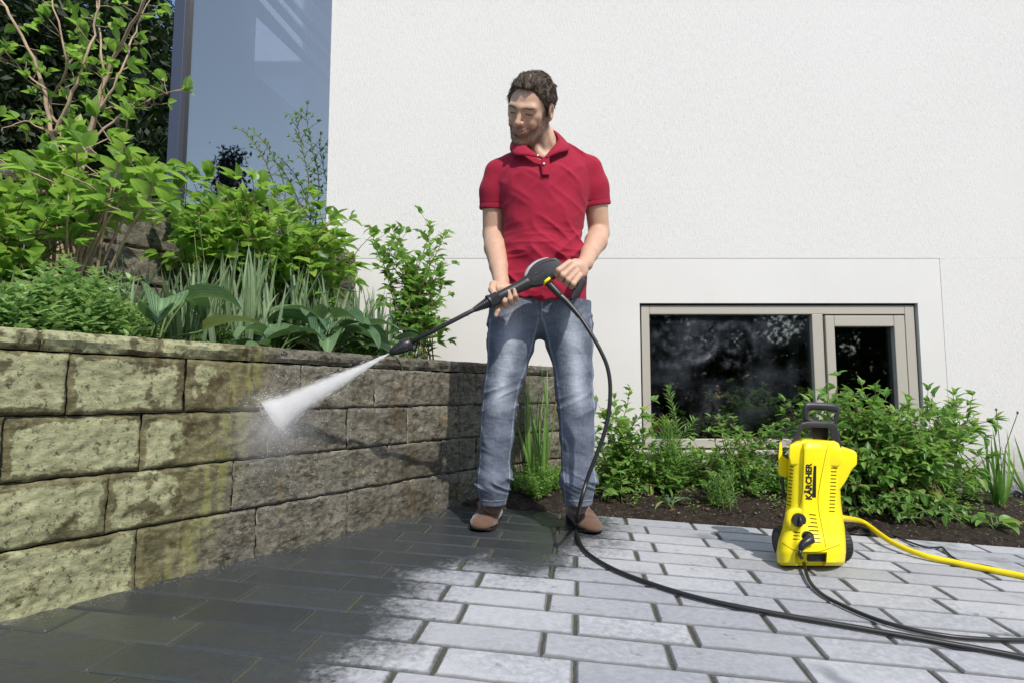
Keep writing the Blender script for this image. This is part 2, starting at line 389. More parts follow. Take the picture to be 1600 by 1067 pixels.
joints = [[e for e in ext[r_] if e < s_of(*jr[r_][0]) - .1] + [s_of(*q) for q in jr[r_]] for r_ in range(4)]
zone = (0., 1.); a300 = s_of(300, 640); a420 = s_of(455, 640)
def garden_wall(name, label, p, q, rows, joints, caps, zc, zt, m, along0, depth=.2, thick=.16, res=.0065):
    root = empty(name, (p[0], p[1], rows[0][0]), label, 'stone wall')
    d = (Vector(q) - Vector(p)).normalized(); n = Vector((d.y, -d.x)); P = Vector(p); Q = Vector(q)
    f = -.008
    a = [P + n * f, Q + n * f, Q - n * thick, P - n * thick]
    V = [(c.x, c.y, rows[0][0]) for c in a] + [(c.x, c.y, zc + .003) for c in a]
    mesh('wall_core', V, [(0, 3, 2, 1), (4, 5, 6, 7), (0, 1, 5, 4), (1, 2, 6, 5), (2, 3, 7, 6), (3, 0, 4, 7)], M['crack'], root)
    block_wall(root, p, q, rows, joints, m, along0=along0, res=res)
    cap_stones(root, p, q, zc + .003, zt, depth, caps, m, along0=along0)
    return root
AZ = (a300, a300 + (a420 - a300))
garden_wall('retaining_wall', 'long low sandstone block wall, left part green with algae and right part washed clean', WSTART, WB, rows, joints,
            [s_of(62, 530), s_of(62, 530) + .86, s_of(62, 530) + 1.55], zc, zt, M['stone'], AZ)
E2 = Vector((.395, YF - .005)); L2 = (E2 - WB).length
rows2 = [(zb + .1475 * i - (.05 if i == 0 else 0), zb + .1475 * (i + 1)) for i in range(4)]
garden_wall('return_wall', 'short dark stone return wall behind the legs running to the white house', WB - WD * .004, E2, rows2,
            [[.2, .5, .75], [.12, .33, .62], [.03, .42, .7], [.11, .3, .6]], [.42], zc, zt, M['stone'], (-10, -9))
# upper terrace wall
UE = Vector((-.92, YF + .3)); UE = Vector((-.92 + .3 * .62, YF + .3)); US = Vector((-.92, YF)) - WD * 2.5; UL = (UE - US).length
zrU = [(.0 + .15 * i, .15 * (i + 1)) for i in range(5)]
ju = []
for i in range(5):
    s = random.uniform(.1, .3); r_ = []
    while s < UL: r_.append(s); s += random.uniform(.26, .45)
    ju.append(r_)
garden_wall('terrace_wall', 'upper grey weathered stone wall behind the blade leaves and shrubs', US, UE, zrU, ju, [.5, 1.15, 1.75, 2.3], .75, .815, M['stone_up'], (0, 1), res=.010)
# soil of the raised bed and of the upper terrace
def strip(name, a, b, off0, off1, z0, z1, m, bump=.02, n=(160, 40)):
    V = []; F = []; d = (b - a).normalized(); nn = Vector((-d.y, d.x)); L = (b - a).length
    for j in range(n[1] + 1):
        for i in range(n[0] + 1):
            p = a + d * (L * i / n[0]) + nn * (off0 + (off1 - off0) * j / n[1])
            V.append((p.x, p.y, z0 + (z1 - z0) * j / n[1] + noise.noise((p.x * 9, p.y * 9, 3)) * bump + noise.noise((p.x * 40, p.y * 40, 3)) * bump * .4))
    for j in range(n[1]):
        for i in range(n[0]): q = j * (n[0] + 1) + i; F.append((q, q + 1, q + n[0] + 2, q + n[0] + 1))
    return tag(mesh(name, V, F, m, smooth=True), kind='structure')
strip('raised_bed_soil', WL0 - WD * 1.2, WB + WD * .8, .10, 1.0, .085, .14, M['soil'])
# house occupies x > corner; soil passes under it harmlessly
strip('terrace_soil', US, UE + WD * .4, .12, 5.5, .74, .95, M['soil'], n=(60, 60))

# ================================================================== house
XC = at(511, 300, YF).x
def splash(t, c, v):   # rain-splashed soil on the foot of the wall
    z = t.n('ShaderNodeSeparateXYZ'); t.l(v, z.inputs[0]); f = t.ramp(t.math('ADD', z.outputs[2], t.math('MULTIPLY', t.noise(v, 9, 5, .7), .45)), -.28, .02, .6, 0.)
    return t.mix(f, c, (.30, .28, .235))
def m_smooth():
    t = NT('smooth_render'); v = t.pos(); c = t.mix(t.ramp(t.noise(v, 1.1, 5), .3, .7), (.605, .598, .57), (.65, .642, .615)); c = t.mix(t.math('MULTIPLY', t.ramp(t.noise(t.pos((1, 1, .12)), 7, 4), .55, .8), .25), c, (.5, .49, .46))
    return t.done(t.bsdf(splash(t, c, v), .8, .25, t.bump(t.noise(v, 240, 3), .25, .002)))
def m_plaster():
    t = NT('scratched_plaster'); v = t.pos((1, 1, 1)); vs = t.pos((1, 1, .12))
    n1 = t.noise(vs, 210, 3, .6); n2 = t.noise(t.pos((1, 1, .55)), 170, 4, .7); h = t.math('ADD', t.math('MULTIPLY', n1, .85), t.math('MULTIPLY', n2, .7))
    c = t.mix(t.ramp(t.noise(v, .8, 5, .6), .3, .7), (.565, .558, .53), (.62, .612, .585)); c = t.mix(t.ramp(h, .6, .85), c, (.65, .643, .62))
    return t.done(t.bsdf(splash(t, c, v), .9, .2, t.bump(h, .45, .007)))
M['plaster'] = m_plaster()
M['plinth'] = m_smooth()
M['base'] = simple('grey_base_board', (.34, .34, .335), .85, .2, bump=(90, .4, .004), var=(8, .1))
zp = at(1100, 404, YF).z; xr = at(1475, 520, YF).x
wx0, wx1 = at(1001, 560, YF).x, at(1439, 560, YF).x; wz1 = at(1200, 474, YF).z; wz0 = at(1100, 703, YF).z
zbF = bed_z(1.5, YF) - .25
house = empty('white_house', (2, YF, zbF), 'white rendered house wall with scratched plaster above a smooth plinth band', 'house')
TOP = 7.5; XR = 7.
def wallpieces():
    b = MB()   # smooth wall with window hole, 0.3 m thick
    b.box((XC + .006, YF, zbF), (wx0, YF + .3, TOP)); b.box((wx1, YF, zbF), (XR, YF + .3, TOP)); b.box((wx0, YF, wz1), (wx1, YF + .3, TOP)); b.box((wx0, YF, zbF), (wx1, YF + .3, wz0))
    b.build('plinth_wall', M['plinth'], house)
    b = MB(); o = .002
    b.box((XC, YF - o, zp), (XR, YF - .001, TOP)); b.box((xr, YF - o, bed_z(2.6, YF) + .075), (XR, YF - .001, zp - .0005))
    b.box((XC, YF - .001 , zp), (XC + .0055, YF + 3.5, TOP))
    b.build('plaster_coat', M['plaster'], house)
    MB().box((xr - .3, YF - .004, zbF), (XR, YF - .0008, bed_z(2.6, YF) + .07)).build('base_board', M['base'], house)
    MB().box((XC + .01, YF + .301, zbF), (XR, YF + 4, TOP - .01)).build('house_core', M['plinth'], house) if False else None
    MB().box((XC + .006, YF + .301, zbF), (XC + .25, YF + 3.5, TOP)).build('side_wall', M['plaster'], house)
    MB().box((XC - .1, YF - .05, TOP + .01), (XR, YF + 4, TOP + .2)).build('roof', M['base'], house)
wallpieces()
# window
M['frame'] = simple('beige_coated_frame', (.40, .375, .32), .45, .4, bump=(300, .1, .001))
M['gasket'] = simple('black_gasket', (.01, .01, .011), .5, .4)
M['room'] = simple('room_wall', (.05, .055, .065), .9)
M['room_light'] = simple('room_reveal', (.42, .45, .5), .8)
def m_glass(name, tint, refl, dirt=0., base_alpha=.0, ior=1.5):
    t = NT(name); v = t.co()
    tr = t.n('ShaderNodeBsdfTransparent'); tr.inputs[0].default_value = (*tint, 1); gl = t.n('ShaderNodeBsdfGlossy'); gl.inputs['Roughness'].default_value = .02; gl.inputs[0].default_value = (*[.92] * 3, 1)
    fr = t.n('ShaderNodeFresnel'); fr.inputs[0].default_value = ior
    f = t.math('MAXIMUM', t.math('MULTIPLY', fr.outputs[0], 1.6), refl)
    mx = t.n('ShaderNodeMixShader'); t.l(f, mx.inputs[0]); t.l(tr.outputs[0], mx.inputs[1]); t.l(gl.outputs[0], mx.inputs[2]); o = mx.outputs[0]
    if dirt:
        # wiped swirls of dried water: rings round two centres, broken by noise
        xyz = t.n('ShaderNodeSeparateXYZ'); t.l(v, xyz.inputs[0]); acc = None
        n = t.noise(v, 9, 5, .7, .6)
        for cx, cz, k in ((-.21, .62, 1.), (.02, .61, .8), (-.33, .60, .7)):
            dx = t.math('SUBTRACT', xyz.outputs[0], cx); dz = t.math('SUBTRACT', xyz.outputs[2], cz)
            r_ = t.math('SQRT', t.math('ADD', t.math('MULTIPLY', dx, dx), t.math('MULTIPLY', t.math('MULTIPLY', dz, dz), 1.3))); r_ = t.math('ADD', r_, t.math('MULTIPLY', t.math('SUBTRACT', n, .5), .1))
            ring = t.math('MULTIPLY', t.math('POWER', t.math('MULTIPLY_ADD', t.math('SINE', t.math('MULTIPLY', r_, 58.)), .5, .5), 1.5), t.ramp(r_, .05, .21, 1., 0.)); ring = t.math('MULTIPLY', ring, k)
            ring = t.math('MULTIPLY', ring, t.ramp(r_, .02, .05))
            acc = ring if acc is None else t.math('MAXIMUM', acc, ring)
        sp = t.ramp(t.noise(v, 300, 3, .8), .52, .66); a = t.math('MULTIPLY', t.math('MULTIPLY', acc, t.ramp(t.noise(v, 8, 5, .75), .42, .66)), t.math('MULTIPLY_ADD', sp, .6, .25))
        hz = t.math('MULTIPLY', t.ramp(t.noise(v, 3, 4, .6), .4, .75), t.math('MULTIPLY_ADD', sp, .10, .02))
        a = t.math('MULTIPLY', t.math('ADD', t.math('MULTIPLY', a, .40), hz), dirt)
        df = t.n('ShaderNodeBsdfDiffuse'); df.inputs[0].default_value = (.62, .68, .8, 1); m2 = t.n('ShaderNodeMixShader'); t.l(a, m2.inputs[0]); t.l(o, m2.inputs[1]); t.l(df.outputs[0], m2.inputs[2]); o = m2.outputs[0]
    return t.done(o)
M['pane'] = m_glass('window_glass', (.55, .6, .62), .10, dirt=2.0); M['pane2'] = m_glass('window_glass_clean', (.55, .6, .62), .10)
def PX(px, Y=YF): return at(px, 560, Y).x
def PZ(py, Y=YF, px=1200): return at(px, py, Y).z
win = empty('basement_window', ((wx0 + wx1) / 2, YF, wz0), 'beige framed basement window with a wide fixed pane and a narrow casement in the white wall', 'window')
def frame_rect(b, x0, x1, z0, z1, wl_, wr, wt, wb, y0, y1, bev=.003):
    b.box((x0, y0, z0), (x0 + wl_, y1, z1), bev); b.box((x1 - wr, y0, z0), (x1, y1, z1), bev)
    b.box((x0 + wl_ + .0005, y0 + .0006, z1 - wt), (x1 - wr - .0005, y1 - .001, z1), bev); b.box((x0 + wl_ + .0005, y0 + .0006, z0), (x1 - wr - .0005, y1 - .001, z0 + wb), bev)
g = .010
b = MB(); frame_rect(b, wx0 + .001, wx1 - .001, wz0 + .001, wz1 - .001, g, g, g, g, YF + .03, YF + .12, 0); b.build('gasket', M['gasket'], win)
fx0, fx1, fz0, fz1 = wx0 + g + .002, wx1 - g - .002, wz0 + g + .002, wz1 - g - .002
m0, m1 = PX(1274), PX(1291)
b = MB(); frame_rect(b, fx0, fx1, fz0, fz1, PX(1017) - fx0, fx1 - PX(1421), .05, .05, YF + .018, YF + .12)
b.box((m0, YF + .0185, fz0 + .0505), (m1, YF + .119, fz1 - .0505), .003); b.build('window_frame', M['frame'], win)
b = MB(); b.box((PX(1017) - .001, YF + .05, fz0 + .048), (m0 + .001, YF + .056, fz1 - .048)); pane = b.build('pane', M['pane'], win)
# recentre the pane so the swirls sit where the picture has them
off = Vector(((PX(1017) + m0) / 2, YF + .05, wz0)); 
for v_ in pane.data.vertices: v_.co = Vector(v_.co) + Vector(wloc(win)) - off
pane.location = off - Vector(wloc(win))
s_ = empty('casement', (0, 0, 0)); 
col.objects.unlink(s_); bpy.data.objects.remove(s_)
b = MB(); frame_rect(b, m1 + .008, PX(1418), fz0 + .058, fz1 - .06, .052, .062, .062, .055, YF + .006, YF + .1, .004)
cas = b.build('casement', M['frame'], win)
b = MB(); b.box((m1 + .055, YF + .04, fz0 + .1), (PX(1418) - .058, YF + .046, fz1 - .118)); b.build('casement_pane', M['pane2'], cas)
b = MB(); b.box((wx0 - .03, YF - .03, wz0 - .022), (wx1 + .03, YF + .05, wz0 - .001), .004); b.build('sill', M['frame'], win)
# room behind the window
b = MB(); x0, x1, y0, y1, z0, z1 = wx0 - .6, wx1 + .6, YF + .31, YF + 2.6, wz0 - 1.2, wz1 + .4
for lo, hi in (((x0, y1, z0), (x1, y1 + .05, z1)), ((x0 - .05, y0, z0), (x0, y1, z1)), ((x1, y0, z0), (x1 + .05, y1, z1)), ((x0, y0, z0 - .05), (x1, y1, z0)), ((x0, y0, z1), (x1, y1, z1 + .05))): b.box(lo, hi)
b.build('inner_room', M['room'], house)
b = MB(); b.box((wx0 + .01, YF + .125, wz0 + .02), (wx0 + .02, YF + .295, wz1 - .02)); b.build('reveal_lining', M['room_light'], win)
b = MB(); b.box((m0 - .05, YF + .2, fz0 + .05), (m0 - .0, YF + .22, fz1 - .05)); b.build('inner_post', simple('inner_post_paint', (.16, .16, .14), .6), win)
# ================================================================== glazed annex at the left
YG = YF + 1.0
gx0 = at(262, 310, YG).x; gz0 = .86; gzt = 4.6
annex = empty('glazed_annex', (gx0, YG, gz0), 'tall blue-grey glass wall with dark frame beyond the corner of the white house', 'glass building')
M['dframe'] = simple('dark_blue_frame', (.035, .045, .075), .4, .5)
def m_mirror():
    t = NT('coated_glass'); gl = t.n('ShaderNodeBsdfGlossy'); gl.inputs['Roughness'].default_value = .015; gl.inputs[0].default_value = (.70, .66, .56, 1)
    d = t.n('ShaderNodeBsdfTransparent'); d.inputs[0].default_value = (.6, .66, .8, 1); mx = t.n('ShaderNodeMixShader'); mx.inputs[0].default_value = .5; t.l(d.outputs[0], mx.inputs[1]); t.l(gl.outputs[0], mx.inputs[2]); return t.done(mx.outputs[0])
M['mirror'] = m_mirror()
xe = XC - .001
b = MB(); b.box((gx0, YG - .04, gz0), (gx0 + .085, YG + .06, gzt), .003); b.box((gx0 + .0855, YG - .0, gz0), (xe, YG + .06, gz0 + .08), .003); b.box((gx0 + .0855, YG, gzt - .1), (xe, YG + .06, gzt), .003); b.build('metal_frame', M['dframe'], annex)
b = MB(); b.box((gx0 + .08, YG + .02, gz0 + .07), (xe, YG + .028, gzt - .09)); b.build('glass_pane', M['mirror'], annex)
b = MB(); b.box((gx0, YG + .061, gz0), (gx0 + .08, YG + 3., gzt)); b.box((gx0 + .085, YG + 2.2, gz0), (xe, YG + 2.3, gzt)); b.box((gx0 + .085, YG + .07, gz0 - .1), (xe, YG + 2.2, gz0 + .0))
b.build('annex_walls', simple('annex_inside', (.10, .11, .14), .8), annex)
# pale slabs behind the glass, standing in for its diagonal reflections
b = MB()
for q_ in (((282, 15), (540, 240), (540, 160), (330, -40)), ((395, -10), (530, 140), (530, 128), (406, -10)), ((425, -10), (530, 108), (530, 100), (433, -10)), ((450, -10), (530, 80), (530, 50), (478, -10))):
    V = [at(x_, y_, YG + 1.2) for x_, y_ in q_]; V = V + [v + Vector((0, .1, 0)) for v in V]
    b.add(V, [(0, 1, 2, 3), (7, 6, 5, 4), (0, 4, 5, 1), (1, 5, 6, 2), (2, 6, 7, 3), (3, 7, 4, 0)])
b.build('reflection_slab', simple('reflection_paint', (.9, .92, .95), .6), annex)
# ================================================================== vegetation
def m_leaf(name, dark, light, trans=.35, rough=.40, blue=0., bumpy=True, spec=.5):
    t = NT(name); lv = t.attr('lv'); rib = t.attr('rib'); v = t.pos()
    c = t.mix(lv, dark, light); c = t.mix(t.math('MULTIPLY', t.ramp(t.noise(v, 30, 3), .45, .7), .35), c, tuple(x * .6 for x in dark))
    c = t.mix(t.math('MULTIPLY', t.ramp(rib, .0, .12, 1., 0.), .5), c, tuple(min(1, x * 1.8 + .02) for x in light))
    c = t.mix(t.ramp(lv, .90, .99, 0., .45), c, (.36, .33, .06)); c = t.mix(t.math('MULTIPLY', t.ramp(t.noise(v, 70, 3), .66, .72), .5), c, (.16, .11, .04))
    b = t.n('ShaderNodeBsdfPrincipled'); t.put(b.inputs['Base Color'], c); b.inputs['Roughness'].default_value = rough; b.inputs['Specular IOR Level'].default_value = spec
    if bumpy:
        nb = t.bump(t.noise(v, 160, 3), .25, .002)
        if name == 'hosta_leaf': nb = t.bump(t.math('SINE', t.math('MULTIPLY', rib, 34.)), .55, .002, nb)
        t.l(nb, b.inputs['Normal'])
    tr = t.n('ShaderNodeBsdfTranslucent'); t.put(tr.inputs[0], t.mix(.5, c, tuple(min(1, x * 1.9) for x in (light[0] * .95, light[1] * 1.1, light[2] * .6))))
    mx = t.n('ShaderNodeMixShader'); mx.inputs[0].default_value = trans; t.l(b.outputs[0], mx.inputs[1]); t.l(tr.outputs[0], mx.inputs[2])
    return t.done(mx.outputs[0])
M['leaf_bright'] = m_leaf('leaf_bright', (.048, .13, .02), (.31, .47, .11), .45)
M['leaf_mid'] = m_leaf('leaf_mid', (.045, .125, .024), (.25, .42, .11), .4)
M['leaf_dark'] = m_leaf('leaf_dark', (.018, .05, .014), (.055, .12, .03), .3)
M['blade'] = m_leaf('blade_leaf', (.10, .165, .085), (.27, .37, .20), .3, .5)
M['hosta'] = m_leaf('hosta_leaf', (.055, .12, .06), (.17, .28, .13), .2, .42, spec=.5)
M['nettle'] = m_leaf('nettle_leaf', (.09, .20, .06), (.36, .55, .24), .35)
M['far_shade_leaf'] = m_leaf('far_shade_leaf', (.006, .014, .005), (.028, .055, .014), .2, .6, bumpy=False)  # deep shade of the backdrop trees put into the leaf colour
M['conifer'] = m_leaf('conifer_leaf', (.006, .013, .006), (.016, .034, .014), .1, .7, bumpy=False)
M['stem_brown'] = simple('stem_brown', (.13, .085, .045), .8, .2, var=(20, .3))
M['stem_tan'] = simple('stem_tan', (.36, .27, .18), .75, .25, bump=(60, .4, .003), var=(12, .3))
M['stem_green'] = simple('stem_green', (.10, .16, .05), .6, .3)
M['bark'] = simple('tree_bark', (.035, .028, .02), .9, .2, bump=(20, .8, .02), var=(6, .4))
class Leaves:
    def __init__(s): s.v = []; s.f = []; s.lv = []; s.rib = []
    def leaf(s, base, d, up, L, W, droop=.3, fold=.25, n=4, shape='ovate', lv=None, wave=0., cols=1):
        d = Vector(d).normalized(); side = d.cross(up)
        if side.length < 1e-4: side = d.orthogonal()
        side.normalize(); nr = side.cross(d).normalized(); P = Vector(base); st = L / n; n0 = len(s.v); lv = random.random() if lv is None else lv
        ang = 0; ph = random.random() * 6
        dd = d.copy(); C = 2 * cols + 1
        for i in range(n + 1):
            t = i / n
            if shape == 'ovate': w = math.sin(math.pi * min(1, t ** .72 * .97 + .02)) ** .9 * (1 - .25 * t)
            elif shape == 'lance': w = math.sin(math.pi * min(1, t ** .8)) ** .8
            elif shape == 'blade': w = (1 - t ** 3) * (.55 + .45 * min(1, t * 4))
            elif shape == 'hosta': w = math.sin(math.pi * min(1, t ** .62 * .985 + .015)) ** .75
            w *= W / 2
            for k in range(-cols, cols + 1):
                u = k / cols; wv = wave * math.sin(t * 9 + ph + (2 if k > 0 else 0)) * abs(u) * W
                s.v.append(P + side * (w * u) + nr * (abs(u) ** 1.4 * w * fold * 2 + wv)); s.lv.append(lv); s.rib.append(abs(u))
            P = P + dd * st; a = droop / n * (1 + t * .8); dd = (dd * math.cos(a) - nr * math.sin(a)).normalized(); nr = side.cross(dd).normalized()
        for i in range(n):
            for k in range(C - 1): q = n0 + i * C + k; s.f.append((q, q + 1, q + 1 + C, q + C))
    def build(s, name, m, parent): return mesh(name, s.v, s.f, m, parent, smooth=True, attrs=dict(lv=s.lv, rib=s.rib))
def rv(a=1): return Vector((random.uniform(-a, a), random.uniform(-a, a), random.uniform(-a, a)))
UPV = Vector((0, 0, 1))
def path(a, b, bow=.12, n=10, up=.35):
    a = Vector(a); b = Vector(b); L = (b - a).length; c = a + Vector((0, 0, L * up)) + (b - a) * .25 + rv(L * bow)
    c2 = b - (b - a) * .2 + rv(L * bow * .5)
    return [a * (1 - t) ** 3 + c * 3 * t * (1 - t) ** 2 + c2 * 3 * t * t * (1 - t) + b * t ** 3 for t in [i / n for i in range(n + 1)]]
def leafed(LV, SM, P, r0, r1, f0, sp, L, W, shape='ovate', pairs=True, twig=0., droop=.5, lift=.25, tipc=4, n=4, small_tip=.55, fold=.22, lvb=None):
    m = len(P); SM.tube(P, [r0 + (r1 - r0) * i / (m - 1) for i in range(m)], 5)
    D = [0]
    for i in range(1, m): D.append(D[-1] + (P[i] - P[i - 1]).length)
    T = D[-1]; s = T * f0; az = random.random() * 6.28
    while s <= T:
        i = max(k for k in range(m) if D[k] <= s + 1e-9); i = min(i, m - 2); q = P[i].lerp(P[i + 1], min(1, (s - D[i]) / max(1e-9, D[i + 1] - D[i]))); tg = (P[i + 1] - P[i]).normalized()
        fr = (s / T - f0) / (1 - f0 + 1e-9); k = 1 - (1 - small_tip) * fr ** 2
        for w_ in ((0, math.pi) if pairs else (0,)):
            o = tg.orthogonal().normalized(); b = tg.cross(o); a = az + w_ + random.uniform(-.35, .35)
            h = (o * math.cos(a) + b * math.sin(a)); h = Vector((h.x, h.y, h.z * .5)); d = (h.normalized() + tg * (lift + .6 * fr) + rv(.25)).normalized()
            if twig and random.random() < twig:
                e = q + d * random.uniform(.5, 1.3) * L * 1.6; Q = [q, (q + e) / 2 + UPV * L * .1, e]; SM.tube(Q, [r1, r1 * .8, r1 * .6], 4)
                for _ in range(4): LV.leaf(e, (d + rv(.8)).normalized(), (UPV + rv(.45)).normalized(), L * random.uniform(.5, .9), W * random.uniform(.5, .9), droop * random.uniform(.4, 1.4), fold, n, shape, lvb)
            sz = random.uniform(.55, 1.25) * k
            LV.leaf(q + d * .004, d, (UPV + rv(.4)).normalized(), L * sz, W * sz, droop * random.uniform(.5, 1.6), fold, n, shape, lvb)
        az += 1.57 + random.uniform(-.3, .3) if pairs else 2.4
        s += sp * random.uniform(.75, 1.25) * (1 - .35 * fr)
    for k in range(tipc):
        a = 6.28 * k / tipc + random.random(); LV.leaf(P[-1], Vector((math.cos(a), math.sin(a), random.uniform(.3, 1.1))), (UPV + rv(.3)).normalized(), L * .55 * random.uniform(.7, 1.2), W * .5, droop * .6, fold, n, shape, 1 if lvb is None else lvb)
def shrub(name, label, cat, base, tips, L, W, sp=.04, f0=.35, r=(.004, .0018), m='leaf_mid', sm='stem_brown', shape='ovate', pairs=True, twig=.15, bow=.12, spread=.06, group=None, up=.35, droop=.5, lift=.25, tipc=4, n=4, fold=.22, small_tip=.55):
    B = Vector(base); root = empty(name, B, label, cat, group); WL[root.name] = tuple(B); LV = Leaves(); SM = MB()
    for tp in tips:
        b = B + Vector((random.uniform(-spread, spread), random.uniform(-spread, spread), -.01)); P = path(b, tp, bow, 11, up)
        leafed(LV, SM, P, r[0], r[1], f0, sp, L, W, shape, pairs, twig, droop, lift, tipc, n, small_tip, fold)
    LV.build('foliage', M[m], root); SM.build('stem', M[sm], root, smooth=True)
    return root
def cloud(els, n, Y, dY):
    """n tip points inside picture ellipses (cx, cy, rx, ry) at distances Y +- dY"""
    out = []; tot = sum(e[2] * e[3] for e in els)
    for e in els:
        for _ in range(max(1, round(n * e[2] * e[3] / tot))):
            a = random.random() * 6.28; q = random.random() ** .5; out.append(at(e[0] + e[2] * q * math.cos(a), e[1] + e[3] * q * math.sin(a), Y + random.uniform(-dY, dY)))
    return out
def pbase(px, Y, z=None, zf=None):
    p = at(px, 600, Y); return (p.x, Y, (zf(p.x, Y) if zf else z))
ZB = .10
def blades(name, label, base, n, H, spreadxy, lean, W=.014, m='blade', group=None, buds=0, cat='plant', droop=(.05, .45)):
    B = Vector(base); root = empty(name, B, label, cat, group); WL[root.name] = tuple(B); LV = Leaves()
    for _ in range(n):
        a = random.random() * 6.28; q = random.random() ** .5
        b = B + Vector((math.cos(a) * spreadxy[0] * q, math.sin(a) * spreadxy[1] * q, -.01)); d = Vector((random.gauss(0, lean), random.gauss(0, lean), 1)).normalized()
        h = H * random.uniform(.55, 1.05); sd_ = Vector((math.cos(a * 3), math.sin(a * 3), 0)); dr = random.uniform(*droop) * (1.6 if random.random() < .12 else 1)
        LV.leaf(b, d, (Vector((d.x, d.y, 0)) * 2 + sd_ * .6 + Vector((0, -.3, 0))).normalized() , h, W * random.uniform(.7, 1.25), dr, .35, 9, 'blade')
    LV.build('foliage', M[m], root)
    if buds:
        SM = MB(); BDs = []
        for _ in range(buds):
            a = random.random() * 6.28; b = B + Vector((math.cos(a) * spreadxy[0], math.sin(a) * spreadxy[1], 0)) * .7; e = b + Vector((random.gauss(0, .06), random.gauss(0, .04), H * random.uniform(.95, 1.25))); P = path(b, e, .04, 8)
            SM.tube(P, .0018, 5); bud = [e + UPV * .012 * k - UPV * .004 for k in (0, .35, .7, 1.2)]; BDs.append(MB().tube(bud, [.002, .0055, .005, .0012], 6))
        SM.build('stem', M['stem_green'], root, smooth=True); [bd.build('bud', M['stem_brown'], root, smooth=True) for bd in BDs]
    return root
def hosta(name, label, base, n, L, W, H, group=None, m='hosta', specs=None):
    B = Vector(base); root = empty(name, B, label, 'plant', group); WL[root.name] = tuple(B); LV = Leaves(); SM = MB()
    for k in range(n):
        a = 6.28 * k / n * 1.618 * 2 + random.random() * .5; q = random.uniform(.35, 1.)
        e = B + Vector((math.cos(a) * q * H * .9, math.sin(a) * q * H * .7, H * random.uniform(.45, 1.1) * (1.15 - .4 * q))); P = path(B + rv(.015), e, .05, 6)
        SM.tube(P, [.004, .004, .0035, .0035, .003, .003, .0025], 5); d = Vector((math.cos(a), math.sin(a), random.uniform(-.1, .55)))
        LV.leaf(e, d, (UPV + rv(.2)).normalized(), L * random.uniform(.75, 1.15), W * random.uniform(.8, 1.1), random.uniform(.5, 1.3), random.uniform(.15, .4), 10, 'hosta', wave=.03, cols=3)
    LV.build('foliage', M[m], root); SM.build('stem', M['stem_green'], root, smooth=True); return root
def carpet(name, label, pts, leafL, m='nettle', stems=5, H=.06, cat='ground cover', kind='stuff'):
    LV = Leaves(); SM = MB()
    for p in pts:
        p = Vector(p)
        for _ in range(stems):
            e = p + Vector((random.uniform(-.04, .04), random.uniform(-.04, .04), H * random.uniform(.3, 1.2) * (1 + .7 * noise.noise((p.x * 7, p.y * 7, 2))))); P = path(p, e, .1, 5)
            leafed(LV, SM, P, .0012, .0008, .2, leafL * .7, leafL, leafL * .55, 'ovate', True, 0, .4, .3, 4, 3, .7)
    o = LV.build(name, M[m], None); return tag(o, label, cat, None, kind)
random.seed(21)
# ---------- raised bed (between the two walls)
def bedpt(px, back):          # point in the raised bed: picture column px, distance behind the wall face
    for k in range(200):
        t = k * .02 - .6; p = WL0 + WD * t + Vector((-WD.y, WD.x)) * back
        if p.y < .2: continue
        d = ray(px, 600); x = d.x / d.y * p.y
        if abs(p.x - x) < .012 or p.x > x: return (p.x, p.y, .115)
    return (p.x, p.y, .115)
def Ybed(px, back): return bedpt(px, back)[1]
# ground cover along the wall
cp = []
for _ in range(190):
    px = random.uniform(-40, 225); bk = random.uniform(.14, .42); p = bedpt(px, bk); cp.append((p[0], p[1], .10 + (.035 * max(0, 1 - px / 260)) * random.random()))
carpet('nettle_ground_cover', 'low light green nettle leaves spilling over the left end of the stone wall', cp, .036, stems=4, H=.15)
cp = [bedpt(random.uniform(225, 395), random.uniform(.13, .26)) for _ in range(90)]
carpet('small_leaf_ground_cover', 'small bright leaves creeping along the wall top below the blade leaves', cp, .017, stems=3, H=.035)
cp = [bedpt(random.uniform(545, 640), random.uniform(.13, .26)) for _ in range(60)]
carpet('feathery_ground_cover', 'feathery dark green ground cover on the wall behind the lance nozzle', cp, .016, m='leaf_mid', stems=3, H=.07)
carpet('leafy_undergrowth', 'dark green undergrowth filling the raised bed between the blade leaves', [bedpt(random.uniform(-40, 660), random.uniform(.3, .85)) for _ in range(420)], .03, m='leaf_dark', stems=3, H=.09)
# blade clumps
G = 'clumps of grey-green blade leaves in the raised bed'
for i, (px, bk, n, H, sx, lab) in enumerate((
        (60, .45, 30, .22, .10, 'blade leaf clump at the far left behind the nettles'),
        (130, .50, 24, .28, .10, 'blade leaf clump under the left end of the large shrub'),
        (190, .42, 26, .28, .08, 'blade leaf clump just left of the single broad-leaved hosta'),
        (245, .60, 26, .27, .08, 'blade leaf clump behind the single hosta against the terrace wall'),
        (300, .40, 52, .30, .10, 'dense blade leaf clump right of the single hosta'),
        (345, .45, 56, .33, .11, 'tall dense blade leaf clump in the middle of the raised bed'),
        (395, .40, 40, .30, .09, 'blade leaf clump left of the large hosta mound'),
        (445, .50, 40, .34, .10, 'blade leaf clump behind the left of the hosta mound'),
        (500, .48, 44, .34, .11, 'blade leaf clump behind the middle of the hosta mound'),
        (548, .45, 36, .30, .09, 'blade leaf clump behind the right of the hosta mound'),
        (590, .35, 26, .28, .08, 'blade leaf clump at the foot of the tall red-stemmed shrub'))):
    blades('blade_plant', lab, bedpt(px, bk), n, H * (1.25 if i < 5 else 1.45), (sx, .07), .13, .019, group=G, buds=(2 if i in (5, 7, 8) else 1 if i == 3 else 0))
